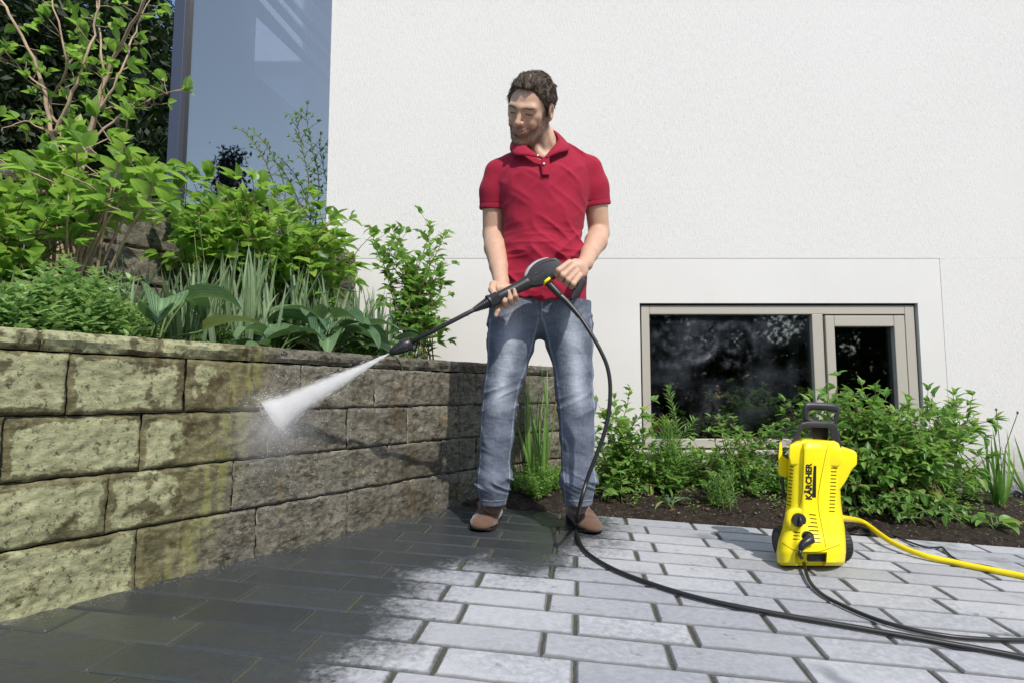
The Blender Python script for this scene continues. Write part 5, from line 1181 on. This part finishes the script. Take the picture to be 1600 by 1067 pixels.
# main shell and the grip behind it
out = dense([(820, 436), (824, 428), (829, 419), (838, 411), (848, 406), (860, 403.5), (868, 403), (875, 408), (881, 414), (892, 419), (903, 426), (913, 434), (915.5, 440), (911, 451), (906, 460), (899, 467), (893, 469), (891.5, 464), (896, 455), (901, 446), (898, 439), (888, 431), (879, 426), (873, 430), (868, 434), (860, 436), (852, 443), (842, 446), (828, 447), (822, 443)], 3)
body = plate(out, GY, .040, .010, 'gun_shell', M['black'], gun)
# light grey top cover along the front edge
cv = MB(); cv.tube(spline([at(821.5, 436, GY), at(825, 425, GY), at(833, 414, GY), at(844, 407, GY), at(857, 403, GY)], 5), [.004, .006, .008, .009, .009, .009, .0088, .0085, .008, .007, .0065, .006, .0055, .005, .0045, .004, .0035, .003, .0025, .002, .001], 10); cv.build('top_cover', M['grey_p'], gun, smooth=True)
# raised line and name panel on the shell
def yline(pts, r, name, m, parent, dy): return MB().tube(spline([at(x, y, GY + dy) for x, y in pts], 5), r, 6).build(name, m, parent, smooth=True)
yline([(868, 406.5), (856, 408), (843, 414), (836.5, 422), (836, 426.5), (840, 427)], .0016, 'shell_groove', M['embl'], gun, -.0202)
yline([(832, 433), (835, 430), (849, 422.5), (853, 423), (855, 427.5), (852, 430), (836, 438.5), (832.5, 437), (832, 433)], .0011, 'name_panel', M['embl'], gun, -.0205)
a_, b_ = Vector(at(833.5, 435.8, GY - .0208)), Vector(at(853, 425.6, GY - .0208)); xa = (b_ - a_).normalized(); ya = Vector((0, -1, 0)).cross(xa).normalized(); ya = ya if ya.z > 0 else -ya
text_mesh('lettering', 'K\u00c4RCHER', .0125, Matrix.Translation((a_ + b_) / 2) @ Matrix((xa, ya, xa.cross(ya))).transposed().to_4x4(), M['embl'], gun, .0004, .0003)
# trigger and yellow pieces
yline([(868, 431), (866.5, 425), (869, 421.5), (873, 420.5)], .0042, 'trigger', M['yellow'], gun, -.004)
yline([(899.5, 451), (901, 447), (904, 443.5)], .0052, 'trigger_lock', M['yellow'], gun, -.012)
MB().tube([at(849.5, 444.5, GY - .012), at(853, 440, GY - .02), at(859.5, 434.8, GY - .02)], [.005, .0058, .0052], 8).build('yellow_clip', M['yellow'], gun, smooth=True)
# barrel, nut, ribbed sleeve, tube, nozzle along one line
A, Bp = Vector(at(826, 441, GY)), Vector(at(609, 552, 1.985))
ax = lambda px: A.lerp(Bp, (826 - px) / (826 - 609) )
def along(px):   # point on the lance axis that appears in picture column px
    lo, hi = -.2, 1.2
    for _ in range(40):
        m_ = (lo + hi) / 2; p = A.lerp(Bp, m_); x = 800 + FPX * p.x / (p.y * CT + p.z * ST)
        if x > px: lo = m_
        else: hi = m_
    return A.lerp(Bp, lo)
b = MB(); b.tube([along(x) for x in (828, 822, 812, 795, 780, 776)], [.024, .0235, .0205, .0195, .0195, .0175], 20); b.build('barrel', M['black'], gun, smooth=True)
b = MB(); b.tube([along(x) for x in (778.5, 778, 767, 766.5)], [.021, .0235, .0235, .021], 6); b.tube([along(x) for x in (767, 766.5, 763.5, 763)], [.021, .0255, .0255, .020], 20); b.build('bayonet_nut', M['black'], gun)
b = MB(); b.tube([along(763), along(740)], [.016, .008], 14)
for k in range(9): x = 762 - k * 2.4; b.tube([along(x), along(x - .3), along(x - 1.1), along(x - 1.4)], [.0165 - .0009 * k, .0190 - .0011 * k, .0190 - .0011 * k, .0160 - .0009 * k], 14)
b.build('ribbed_sleeve', M['black'], gun, smooth=False)
lance = MB().tube([along(745), along(735), along(638)], [.0078, .0075, .0080], 14).build('lance_tube', M['black'], gun, smooth=True)
noz = MB().tube([along(x) for x in (643, 642, 640, 634, 626, 617, 610, 608.5)], [.009, .0175, .021, .0225, .0205, .015, .0095, .005], 20).build('nozzle', M['black_s'], gun, smooth=True)
for k in range(10):
    a = 6.28 * k / 10; u_ = (Bp - A).normalized(); o1 = u_.orthogonal().normalized(); o2 = u_.cross(o1); o_ = o1 * math.cos(a) + o2 * math.sin(a); MB().tube([along(640) + o_ * .0205, along(630) + o_ * .0215, along(622) + o_ * .0175], [.0015, .0018, .001], 5).build('grip_rib', M['black'], noz, smooth=True)
# hose of the gun
HY = GY - .005
w = MB(); w.tube([at(x, y, Y) for x, y, Y in ((853, 440, GY), (861, 447, HY), (874, 461, HY - .01), (877, 464, HY - .01))], [.0125, .0130, .0120, .0105], 14); w.build('hose_connector', M['black'], gun, smooth=True)
hose = empty('pressure_hose', at(875, 462, HY), 'long black hose hanging from the spray gun and curving across the pavers', 'hose'); WL[hose.name] = tuple(at(875, 462, HY))
def lift(px, py, h): g_ = gnd(px, py); return g_ + Vector((0, 0, 1)) * 0 + GN * h
path1 = [at(875, 462, HY - .01), at(884, 470, HY - .015), at(895, 482, HY - .025), at(906, 495, HY - .035), at(922, 519, HY - .05), at(937, 545, HY - .06), at(949, 573, HY - .065), at(953.5, 605, HY - .07), at(951, 645, HY - .075), at(943, 680, HY - .08), at(930, 715, HY - .08), at(917, 750, HY - .075), at(906, 790, HY - .06)]
g0 = [(900.5, 822, .010), (903, 843, .009), (916, 866, .009), (958, 893, .009), (1025, 919, .009), (1100, 941, .009), (1200, 961.5, .009), (1330, 984, .009), (1450, 1005, .009), (1540, 1021, .009), (1620, 1037, .009), (1800, 1075, .009), (2100, 1130, .009), (2500, 1190, .009)]
path1 += [lift(*q) for q in g0]
MB().tube(spline(path1, 10), .0068, 12).build('hose_line', M['black_s'], hose, smooth=True)
ss_ = spline(path1[:4], 12); b = MB(); b.tube(ss_, [.0105 - .0022 * i / len(ss_) for i in range(len(ss_))], 12)
for i in range(6, len(ss_) - 1, 2): b.tube([ss_[i], ss_[i].lerp(ss_[i + 1], .5)], .0115 - .002 * i / len(ss_), 12)
b.build('bend_sleeve', M['black'], hose, smooth=False)
# ---- the jet of water: mist volume plus fine droplets
noz_tip = along(609); hp = onv(418, 650, WL0, WB); hit = Vector(hp) + Vector((WD.y, -WD.x, 0)) * .015
ctr = hit; axis = (hit - noz_tip); Lj = axis.length; u_ = axis.normalized()
e1 = Vector(onv(438, 668, WL0, WB)) - Vector(onv(399, 632, WL0, WB)); fl = e1 - u_ * e1.dot(u_); fl.normalize(); fn = u_.cross(fl).normalized(); halfw = e1.length * .62
def m_mist():
    t = NT('water_mist'); t.t.nodes.remove(t.out); t.out = t.n('ShaderNodeOutputMaterial'); v = t.co()
    x = t.n('ShaderNodeSeparateXYZ'); t.l(v, x.inputs[0])          # local x = along the jet 0..1, y = across the fan -1..1, z = thickness -1..1
    ac = t.math('ABSOLUTE', x.outputs[1]); sx = t.n('ShaderNodeMapping'); t.l(v, sx.inputs[0]); sx.inputs['Scale'].default_value = (2.2, 6, 3)
    st = t.noise(sx.outputs[0], 3.5, 5, .7)
    # divide by the opening so the streaks fan out from the nozzle
    w_ = t.math('MULTIPLY_ADD', x.outputs[0], .97, .03); yn = t.math('DIVIDE', x.outputs[1], w_); zn = t.math('DIVIDE', x.outputs[2], w_)
    cb = t.n('ShaderNodeCombineXYZ'); t.l(t.math('MULTIPLY', x.outputs[0], 1.6), cb.inputs[0]); t.l(t.math('MULTIPLY', yn, 4.5), cb.inputs[1]); t.l(t.math('MULTIPLY', zn, 1.5), cb.inputs[2])
    stn = t.noise(cb.outputs[0], 3., 6, .7)
    r_ = t.math('SQRT', t.math('ADD', t.math('MULTIPLY', yn, yn), t.math('MULTIPLY', zn, zn))); fall = t.math('POWER', t.ramp(t.math('ADD', r_, t.math('MULTIPLY', t.math('SUBTRACT', st, .5), .40)), .12, 1.0, 1., 0.), 1.35)
    den = t.math('MULTIPLY', fall, t.math('MULTIPLY_ADD', t.ramp(stn, .3, .7), .5, .6)); near = t.math('DIVIDE', 1., t.math('MULTIPLY_ADD', x.outputs[0], 3.2, .16)); den = t.math('MULTIPLY', den, near)
    den = t.math('MULTIPLY', den, t.math('ADD', 1., t.math('MULTIPLY', t.ramp(x.outputs[0], .86, 1.), 3.2)))
    den = t.math('MULTIPLY', den, 420.)
    p = t.n('ShaderNodeVolumeScatter'); p.inputs['Color'].default_value = (1, 1, 1, 1); t.l(den, p.inputs['Density']); p.inputs['Anisotropy'].default_value = -.1
    t.l(p.outputs[0], t.out.inputs['Volume']); return t.m
M['mist'] = m_mist()
spray = empty('water_jet', noz_tip, 'bright white fan of water spray from the nozzle hitting the stone wall', 'water spray'); spray['kind'] = 'stuff'
WL[spray.name] = tuple(noz_tip)
V = []; F = []; nr = 24; ns = 12
for i in range(ns + 1):
    t = i / ns; w_ = .03 + .97 * t
    for k in range(nr): a = 6.2832 * k / nr; V.append((t, math.cos(a) * w_, math.sin(a) * w_))
for i in range(ns):
    for k in range(nr): F.append((i * nr + k, i * nr + (k + 1) % nr, (i + 1) * nr + (k + 1) % nr, (i + 1) * nr + k))
F.append(tuple(range(nr))[::-1]); F.append(tuple(ns * nr + k for k in range(nr)))
me = bpy.data.meshes.new('mist'); me.from_pydata(V, [], F); me.materials.append(M['mist']); mist = bpy.data.objects.new('mist', me); col.objects.link(mist); mist.parent = spray
mist.matrix_local = Matrix((u_ * Lj, fl * halfw, fn * .030)).transposed().to_4x4()
rj = random.Random(4); b = MB()
def dropl(c, d, L, r):
    n_ = len(b.v); o1 = d.orthogonal().normalized() * r; o2 = d.cross(o1).normalized() * r
    b.add([c - d * L, c + o1, c - o1 * .5 + o2 * .87, c - o1 * .5 - o2 * .87, c + d * L], [(0, 2, 1), (0, 3, 2), (0, 1, 3), (4, 1, 2), (4, 2, 3), (4, 3, 1)])
for _ in range(1200):
    t = rj.random() ** .75; a = max(-1.3, min(1.3, rj.gauss(0, .40))); z = rj.gauss(0, .4); w_ = .03 + .97 * t; c = noz_tip + u_ * Lj * t + fl * halfw * w_ * a + fn * .03 * w_ * z; d = (u_ * Lj + fl * halfw * a + fn * .03 * z).normalized(); dropl(c, d, rj.uniform(.003, .012), rj.uniform(.00025, .0007))
nW = Vector((WD.y, -WD.x, 0))
for _ in range(2200):
    c = hit + fl * halfw * rj.gauss(0, .45) + nW * abs(rj.gauss(0, .014)) + Vector((WD.x, WD.y, 0)) * rj.gauss(0, .012); d = (nW * .6 + Vector((rj.gauss(0, 1), rj.gauss(0, 1), rj.gauss(0, 1)))).normalized(); dropl(c + d * abs(rj.gauss(0, .012)), d, rj.uniform(.001, .004), rj.uniform(.0002, .0005))
for _ in range(900):
    d = (nW * 1.0 + Vector((rj.gauss(0, .9), rj.gauss(0, .9), rj.gauss(.1, .9)))).normalized(); s = abs(rj.gauss(0, .13)); c = hit + fl * halfw * rj.gauss(0, .5) + d * s - Vector((0, 0, s * s * 1.5)); dropl(c, d, rj.uniform(.0008, .003), rj.uniform(.0003, .0009))
def m_drop():
    t = NT('water_drops'); d = t.n('ShaderNodeBsdfDiffuse'); d.inputs[0].default_value = (.95, .95, .95, 1); tr = t.n('ShaderNodeBsdfTranslucent'); tr.inputs[0].default_value = (.95, .95, .95, 1); mx = t.n('ShaderNodeMixShader'); mx.inputs[0].default_value = .45; t.l(d.outputs[0], mx.inputs[1]); t.l(tr.outputs[0], mx.inputs[2]); return t.done(mx.outputs[0])
M['drop'] = m_drop(); dr_ = b.build('droplets', M['drop'], spray); dr_['kind'] = 'stuff'
t = NT('drifting_mist'); v = t.co(); ln = t.n('ShaderNodeVectorMath', operation='LENGTH'); t.l(v, ln.inputs[0]); d_ = t.math('MULTIPLY', t.ramp(ln.outputs['Value'], .15, 1., 1., 0.), t.ramp(t.noise(v, 2.2, 4), .3, .7, .35, 1.)); p_ = t.n('ShaderNodeVolumeScatter'); p_.inputs['Color'].default_value = (1, 1, 1, 1); t.l(t.math('MULTIPLY', t.math('MULTIPLY', d_, t.ramp(ln.outputs['Value'], .0, .45, 4., 1.)), 5.), p_.inputs['Density']); t.l(p_.outputs[0], t.out.inputs['Volume'])
bm = bmesh.new(); bmesh.ops.create_icosphere(bm, subdivisions=3, radius=1); me = bpy.data.meshes.new('mist_cloud'); bm.to_mesh(me); bm.free(); me.materials.append(t.m); pf = bpy.data.objects.new('mist_cloud', me); col.objects.link(pf); pf.parent = spray
wd3 = Vector((WD.x, WD.y, 0)); pf.matrix_local = Matrix.Translation(hit - noz_tip + nW * .055 - wd3 * .02 - Vector((0, 0, .03))) @ Matrix((wd3 * .22, nW * .06, Vector((0, 0, .17)))).transposed().to_4x4()
# ================================================================== pressure washer
WG = gnd(1269, 881); WY = WG.y
def W(px, py, dy=0.): return at(px, py, WY + dy)
washer = empty('pressure_washer', WG, 'upright yellow pressure washer with black handle and wheels on the pavers', 'pressure washer'); WL[washer.name] = tuple(WG)
# sections: (picture row, left, right, depth front, depth back, squareness)
secs = [(883, 1219, 1314, -.09, .09), (878, 1214, 1320, -.105, .105), (862, 1213, 1322, -.108, .11), (845, 1216, 1321.5, -.100, .11), (825, 1222, 1320, -.088, .105), (806, 1226, 1317, -.078, .10), (786, 1229, 1314, -.072, .095), (765, 1230, 1313, -.070, .09), (740, 1231, 1312, -.068, .088), (715, 1232, 1314, -.068, .085), (700, 1233, 1314.5, -.066, .08), (692, 1236, 1312, -.06, .075), (688, 1243, 1305, -.05, .06)]
def superell(a, n=2.6): c, s = math.cos(a), math.sin(a); return math.copysign(abs(c) ** (2 / n), c), math.copysign(abs(s) ** (2 / n), s)
rows_ = []
for i in range(len(secs) - 1):
    n_ = 5
    for k in range(n_): t = k / n_; t2 = t; rows_.append([secs[i][j] * (1 - t2) + secs[i + 1][j] * t2 for j in range(5)])
rows_.append(list(secs[-1]))
V = []; F = []; nr = 120
def shell_pt(r_, a):
    py, l, r2, f_, b_ = r_; cx, cz = superell(a, 3.0); x = (l + r2) / 2 + cx * (r2 - l) / 2; dy = (f_ + b_) / 2 + cz * (b_ - f_) / 2
    t = (x - (l + r2) / 2) / ((r2 - l) / 2)
    if cz < 0:     # raised centre rib of the front with flat cheeks beside it
        up_ = max(0, min(1, (880 - py) / 30)); rib = 1 / (1 + math.exp((abs(t + .02) - .46) * 26)); dy += (-.011 * rib + .006 * (1 - rib)) * up_ * (-cz) ** .5
        if py > 835: dy -= .010 * min(1, (py - 835) / 14)         # foot skirt steps forward
        if py > 862 and -.42 < t < .42: dy += .035 * min(1, (py - 862) / 3)      # recess between the feet
    return W(x, py, dy)
for r_ in rows_:
    for k in range(nr): V.append(shell_pt(r_, 2 * math.pi * k / nr))
for i in range(len(rows_) - 1):
    for k in range(nr): F.append((i * nr + k, i * nr + (k + 1) % nr, (i + 1) * nr + (k + 1) % nr, (i + 1) * nr + k))
F.append(tuple(range(nr))); F.append(tuple((len(rows_) - 1) * nr + k for k in range(nr))[::-1])
sh = mesh('housing', V, F, M['yellow'], washer, smooth=True); autosmooth(sh, 40)
def front(px, py, e=0.):   # point on the front of the housing
    r_ = min(rows_, key=lambda r: abs(r[0] - py)); best = None
    for i in range(len(rows_) - 1):
        if rows_[i][0] >= py >= rows_[i + 1][0]: t = (rows_[i][0] - py) / (rows_[i][0] - rows_[i + 1][0]); r_ = [rows_[i][j] * (1 - t) + rows_[i + 1][j] * t for j in range(5)]
    lo, hi = math.pi, 2 * math.pi
    def xa(a): cx, cz = superell(a, 3.0); return (r_[1] + r_[2]) / 2 + cx * (r_[2] - r_[1]) / 2
    for _ in range(30):
        m_ = (lo + hi) / 2
        if xa(m_) < px: lo = m_
        else: hi = m_
    p = shell_pt(r_, lo); return at(px, py, p.y - e)
M['hole'] = simple('dark_slot', (.01, .009, .004), .9, .1)
def slit(x0, y0, x1, y1, name='vent_slot', r=.0017): MB().tube([front(x0, y0, -.0004), front((x0 + x1) / 2, (y0 + y1) / 2, -.0004), front(x1, y1, -.0004)], r, 6).build(name, M['hole'], sh, smooth=True)
zx = lambda v: 1180 + v / 3.555; zy = lambda v: 600 + v / 3.557
for k in range(13): y = 434 + k * 19.4; x = 194 - k * 1.4; slit(zx(x), zy(y), zx(x + 21), zy(y + 5))
for k in range(13): y = 464 + k * 20; x = 421 - k * .9; slit(zx(x), zy(y), zx(x + 30), zy(y + 1))
for k in range(8): y = 722 + k * 22; x = 300 + k * 4 - (18 if k in (3, 4) else 0); slit(zx(x), zy(y), zx(336 + k * 4), zy(y + 4))
for k in range(3): y = 820 + k * 19; slit(zx(216 - k * 3), zy(y), zx(250 - k * 2), zy(y + 4))
# knob
c = front(zx(235), zy(750)); kb = MB(); n_ = Vector((-.12, -1, .05)).normalized(); kb.tube([c + n_ * t for t in (-.006, .006, .010, .0105)], [.0385, .036, .031, .02], 32); yr = kb.build('switch_ring', M['yellow'], washer, smooth=False); autosmooth(yr, 30)
kn = MB(); kn.tube([c + n_ * t for t in (.009, .016, .020, .0205)], [.0225, .0225, .0205, .012], 28); k2 = kn.build('rotary_switch', M['black'], washer); autosmooth(k2, 30)
kk = MB(); up3 = (Vector((0, 0, 1)) - n_ * n_.z).normalized(); kk.tube([c + n_ * .019 + up3 * .014, c + n_ * .025 + up3 * .011, c + n_ * .028, c + n_ * .026 - up3 * .013, c + n_ * .019 - up3 * .0165], [.001, .0025, .0045, .0065, .0045], 8); kk.build('switch_grip', M['black'], k2, smooth=True)
# outlet with plug
c2 = front(zx(292), zy(848)); MB().tube([c2 + n_ * t for t in (-.01, .004, .0045)], [.0185, .0185, .012], 20).build('outlet_socket', M['black_s'], washer)
pp = [c2 + n_ * .0, c2 + n_ * .022 + Vector((-.001, 0, -.004)), W(zx(270), zy(884), -.128), W(zx(258), zy(902), -.134), W(zx(251), zy(918), -.136)]
MB().tube(pp, [.0150, .0155, .0130, .0100, .0072], 16).build('hose_plug', M['black_s'], washer, smooth=True)
# black block standing in for the shade in the recess between the feet
b = MB(); b.box((W(zx(222), 875).x, WY - .094, W(1270, 877, -.094).z), (W(zx(335), 875).x, WY - .06, W(1270, 865, -.094).z), .003); b.build('foot_recess', M['black'], washer)
# writing on the front
ta = front(zx(300), zy(540), .0012); tp = front(zx(300), zy(480), .0012); ya_ = (tp - front(zx(300), zy(600), .0012)).normalized(); nn_ = Vector((-.06, -1, 0)); xn = ya_; yn_ = nn_.cross(xn).normalized()
yn_ = yn_ if yn_.x < 0 else -yn_
M4 = Matrix.Translation(ta) @ Matrix((xn, yn_, xn.cross(yn_))).transposed().to_4x4()
M['print'] = simple('black_print', (.012, .012, .012), .45, .4)
lt = text_mesh('lettering', 'K\u00c4RCHER', .0262, M4, M['print'], washer, .0009, .0009)
b = MB(); q0, q1 = front(zx(317), zy(628), .0012), front(zx(338), zy(628), .0012); q2, q3_ = front(zx(340), zy(452), .0012), front(zx(326), zy(452), .0012)
b.add([q0, q1, q2, q3_, q0 + Vector((0, .003, 0)), q1 + Vector((0, .003, 0)), q2 + Vector((0, .003, 0)), q3_ + Vector((0, .003, 0))], [(0, 1, 2, 3), (7, 6, 5, 4), (0, 4, 5, 1), (1, 5, 6, 2), (2, 6, 7, 3), (3, 7, 4, 0)]); b.build('print_bar', M['print'], washer)
# shoulder pieces: gun holder on the right, hook on the left, top block
def wplate(pts, dy, th, bev, name, m, parent, dn=0):
    o_ = dense(pts, dn) if dn else pts; bm = bmesh.new(); vs = [bm.verts.new(W(x, y, dy - th / 2)) for x, y in o_]; f = bm.faces.new(vs); ex = bmesh.ops.extrude_face_region(bm, geom=[f])
    wv = WG.xy / WY
    for v in [g_ for g_ in ex['geom'] if isinstance(g_, bmesh.types.BMVert)]: v.co += Vector((wv.x * th, th, 0))
    bmesh.ops.recalc_face_normals(bm, faces=bm.faces[:]); ed = [e for e in bm.edges]; bmesh.ops.bevel(bm, geom=ed, offset=bev, segments=3, affect='EDGES', profile=.5, clamp_overlap=True)
    bm.verts.index_update(); V = [v.co.copy() for v in bm.verts]; F = [[v.index for v in f.verts] for f in bm.faces]; bm.free(); o = mesh(name, V, F, m, parent); return autosmooth(o, 35)
Z_ = lambda pts: [(zx(a), zy(b_)) for a, b_ in pts]
wplate(Z_([(460, 352), (482, 352), (566, 380), (566, 448), (540, 470), (500, 545), (462, 600), (440, 560), (440, 420)]), .01, .085, .006, 'gun_holder', M['yellow'], washer)
wplate(Z_([(484, 357), (560, 381), (556, 386), (484, 364)]), .0, .05, .0015, 'holder_opening', M['hole'], washer)
wplate(Z_([(134, 322), (146, 322), (152, 400), (185, 425), (190, 470), (172, 520), (134, 505), (128, 480), (128, 400)]), .035, .022, .005, 'cable_hook', M['yellow'], washer)
wplate(Z_([(190, 335), (240, 326), (262, 310), (415, 318), (430, 345), (480, 362), (486, 420), (470, 460), (195, 450), (184, 400)]), .008, .130, .010, 'top_housing', M['yellow'], washer)
# black handle: lower arch and telescopic loop
arch = [(195, 333), (205, 315), (243, 235), (256, 215), (285, 207), (400, 210), (440, 215), (455, 235), (475, 320), (482, 360), (430, 352), (424, 300), (415, 252), (405, 243), (280, 237), (262, 243), (238, 325)]
wplate(Z_(arch), .005, .05, .006, 'carry_arch', M['black'], washer); wplate(Z_([(318, 236), (405, 240), (402, 325), (320, 325)]), .03, .03, .004, 'handle_mast', M['black'], washer)
lp = [(270, 110), (290, 98), (440, 106), (468, 122), (470, 160), (455, 215), (440, 228), (300, 220), (275, 212), (266, 190), (264, 140)]; li = [(300, 142), (438, 150), (440, 170), (430, 200), (418, 206), (315, 196), (303, 188), (298, 165)]
def ringplate(o_, i_, dy, th, name):
    o_ = dense(o_, 3); i_ = dense(i_, 3)
    def res(pts, n=48):
        c = (sum(p[0] for p in pts) / len(pts), sum(p[1] for p in pts) / len(pts)); out_ = []
        for k in range(n):
            a = 6.2832 * k / n; d = (math.cos(a), math.sin(a)); best = 0
            for i in range(len(pts)):
                p, q_ = pts[i], pts[(i + 1) % len(pts)]; ex, ey = q_[0] - p[0], q_[1] - p[1]; det = d[0] * -ey + ex * d[1]
                if abs(det) < 1e-9: continue
                rx_, ry_ = p[0] - c[0], p[1] - c[1]; t = (rx_ * -ey + ex * ry_) / det; s = (d[0] * ry_ - rx_ * d[1]) / det
                if t > 0 and -1e-6 <= s <= 1 + 1e-6: best = max(best, t)
            out_.append((c[0] + d[0] * best, c[1] + d[1] * best))
        return out_
    O, I = res(o_), res(i_); n = 48; V = []; F = []; K = 12
    for k in range(n):
        for j in range(K):
            a = 6.2832 * j / K; cx, cz = superell(a, 3.2); t = .5 + .5 * cx; V.append(W(I[k][0] * (1 - t) + O[k][0] * t, I[k][1] * (1 - t) + O[k][1] * t, dy + cz * th / 2))
    for k in range(n):
        for j in range(K): F.append((k * K + j, k * K + (j + 1) % K, ((k + 1) % n) * K + (j + 1) % K, ((k + 1) % n) * K + j))
    o = mesh(name, V, F, M['black'], washer, smooth=True); return o
ringplate(Z_(lp), Z_(li), .03, .036, 'pull_handle')
# wheels
M['tyre'] = simple('wheel_rubber', (.02, .02, .02), .6, .4)
for (px, py, s_, r) in ((1313, 845.5, 1, .056), (1222, 840, -1, .052)):
    c = W(px, py, .062); c = Vector((c.x, WY + .062, gz(c.x, WY + .062) + r + .002)); wb = MB(); wb.tube([c + Vector((s_ * t, 0, 0)) for t in (-.014, -.012, -.004, .010, .0165, .018)], [.045, r - .002, r, r, r - .004, r - .012], 40); wh = wb.build('wheel', M['tyre'], washer); autosmooth(wh, 30)
    hb = MB(); hb.tube([c + Vector((s_ * t, 0, 0)) for t in (.017, .0205, .021)], [.034, .032, .01], 28); h_ = hb.build('hub', M['black'], wh)
    tr = MB()
    for k in range(30):
        a = 6.2832 * k / 30; d = Vector((0, math.cos(a), math.sin(a))); tr.tube([c + d * (r + .0004) + Vector((s_ * -.006, 0, 0)), c + d * (r + .0004) + Vector((s_ * .011, 0, 0))], .0018, 4)
    tr.build('tread', M['tyre'], wh)
MB().tube([W(1222, 745, .03), W(1223, 760, .04), W(1226, 775, .05)], .006, 8).build('cable_end', M['black_s'], washer, smooth=True)
# outlet hose, mains cable and yellow water hose
oh = empty('outlet_hose', pp[-1], 'black hose from the front of the yellow washer curving to the right edge', 'hose'); WL[oh.name] = tuple(pp[-1])
g1 = [(1255, 889, .028), (1264, 912, .012), (1285, 933, .009), (1320, 952, .009), (1362, 970, .009), (1410, 985, .009), (1475, 998, .009), (1540, 1004, .009), (1620, 1006, .009), (1800, 1010, .009), (2100, 1030, .009), (2600, 1075, .009)]
MB().tube(spline([pp[-1], W(zx(248), zy(948), -.138)] + [lift(*q) for q in g1], 10), .0055, 12).build('hose_line', M['black_s'], oh, smooth=True)
yh = empty('water_hose', W(1318, 808, .03), 'yellow garden hose running from the washer to the right over the pavers', 'hose'); WL[yh.name] = tuple(W(1318, 808, .03))
yp = [W(1309, 806, .05), W(1318, 809, .05)] + [lift(x, y, h) for x, y, h in ((1348, 832, .045), (1390, 856, .028), (1440, 873, .016), (1490, 883, .012), (1545, 894, .011), (1600, 905, .011), (1700, 928, .011), (1850, 960, .011), (2200, 1020, .011), (2700, 1100, .011))]
M['yhose'] = simple('yellow_hose', (.80, .62, .01), .4, .4)
MB().tube(spline(yp, 10), .0105, 14).build('hose_line', M['yhose'], yh, smooth=True)
mc = tag(MB().tube(spline([lift(x, y, .006) for x, y in ((1326, 834), (1345, 836), (1372, 834.5), (1395, 838), (1420, 848), (1445, 856), (1462, 857), (1472, 857), (1480, 865), (1492, 875), (1510, 881), (1545, 887), (1575, 896), (1610, 906), (1700, 925), (2000, 960), (2500, 1010))], 8), .0036, 8).build('mains_cable', M['black_s'], None, smooth=True), 'thin black power cable lying behind the yellow hose on the pavers', 'cable')
# moulded seam lines on the housing
for pts in ([(262, 318), (268, 400), (262, 600), (240, 690)], [(408, 322), (385, 420), (352, 600), (352, 690), (372, 800), (392, 905)], [(150, 880), (230, 925), (345, 930), (392, 918), (470, 890)]):
    MB().tube([front(zx(a), zy(max(b_, 322)), .0002) for a, b_ in [(p.x, p.y) for p in spline([Vector((q_[0], q_[1], 0)) for q_ in pts], 8)]], .0007, 5).build('seam_line', M['hole'], sh, smooth=True)
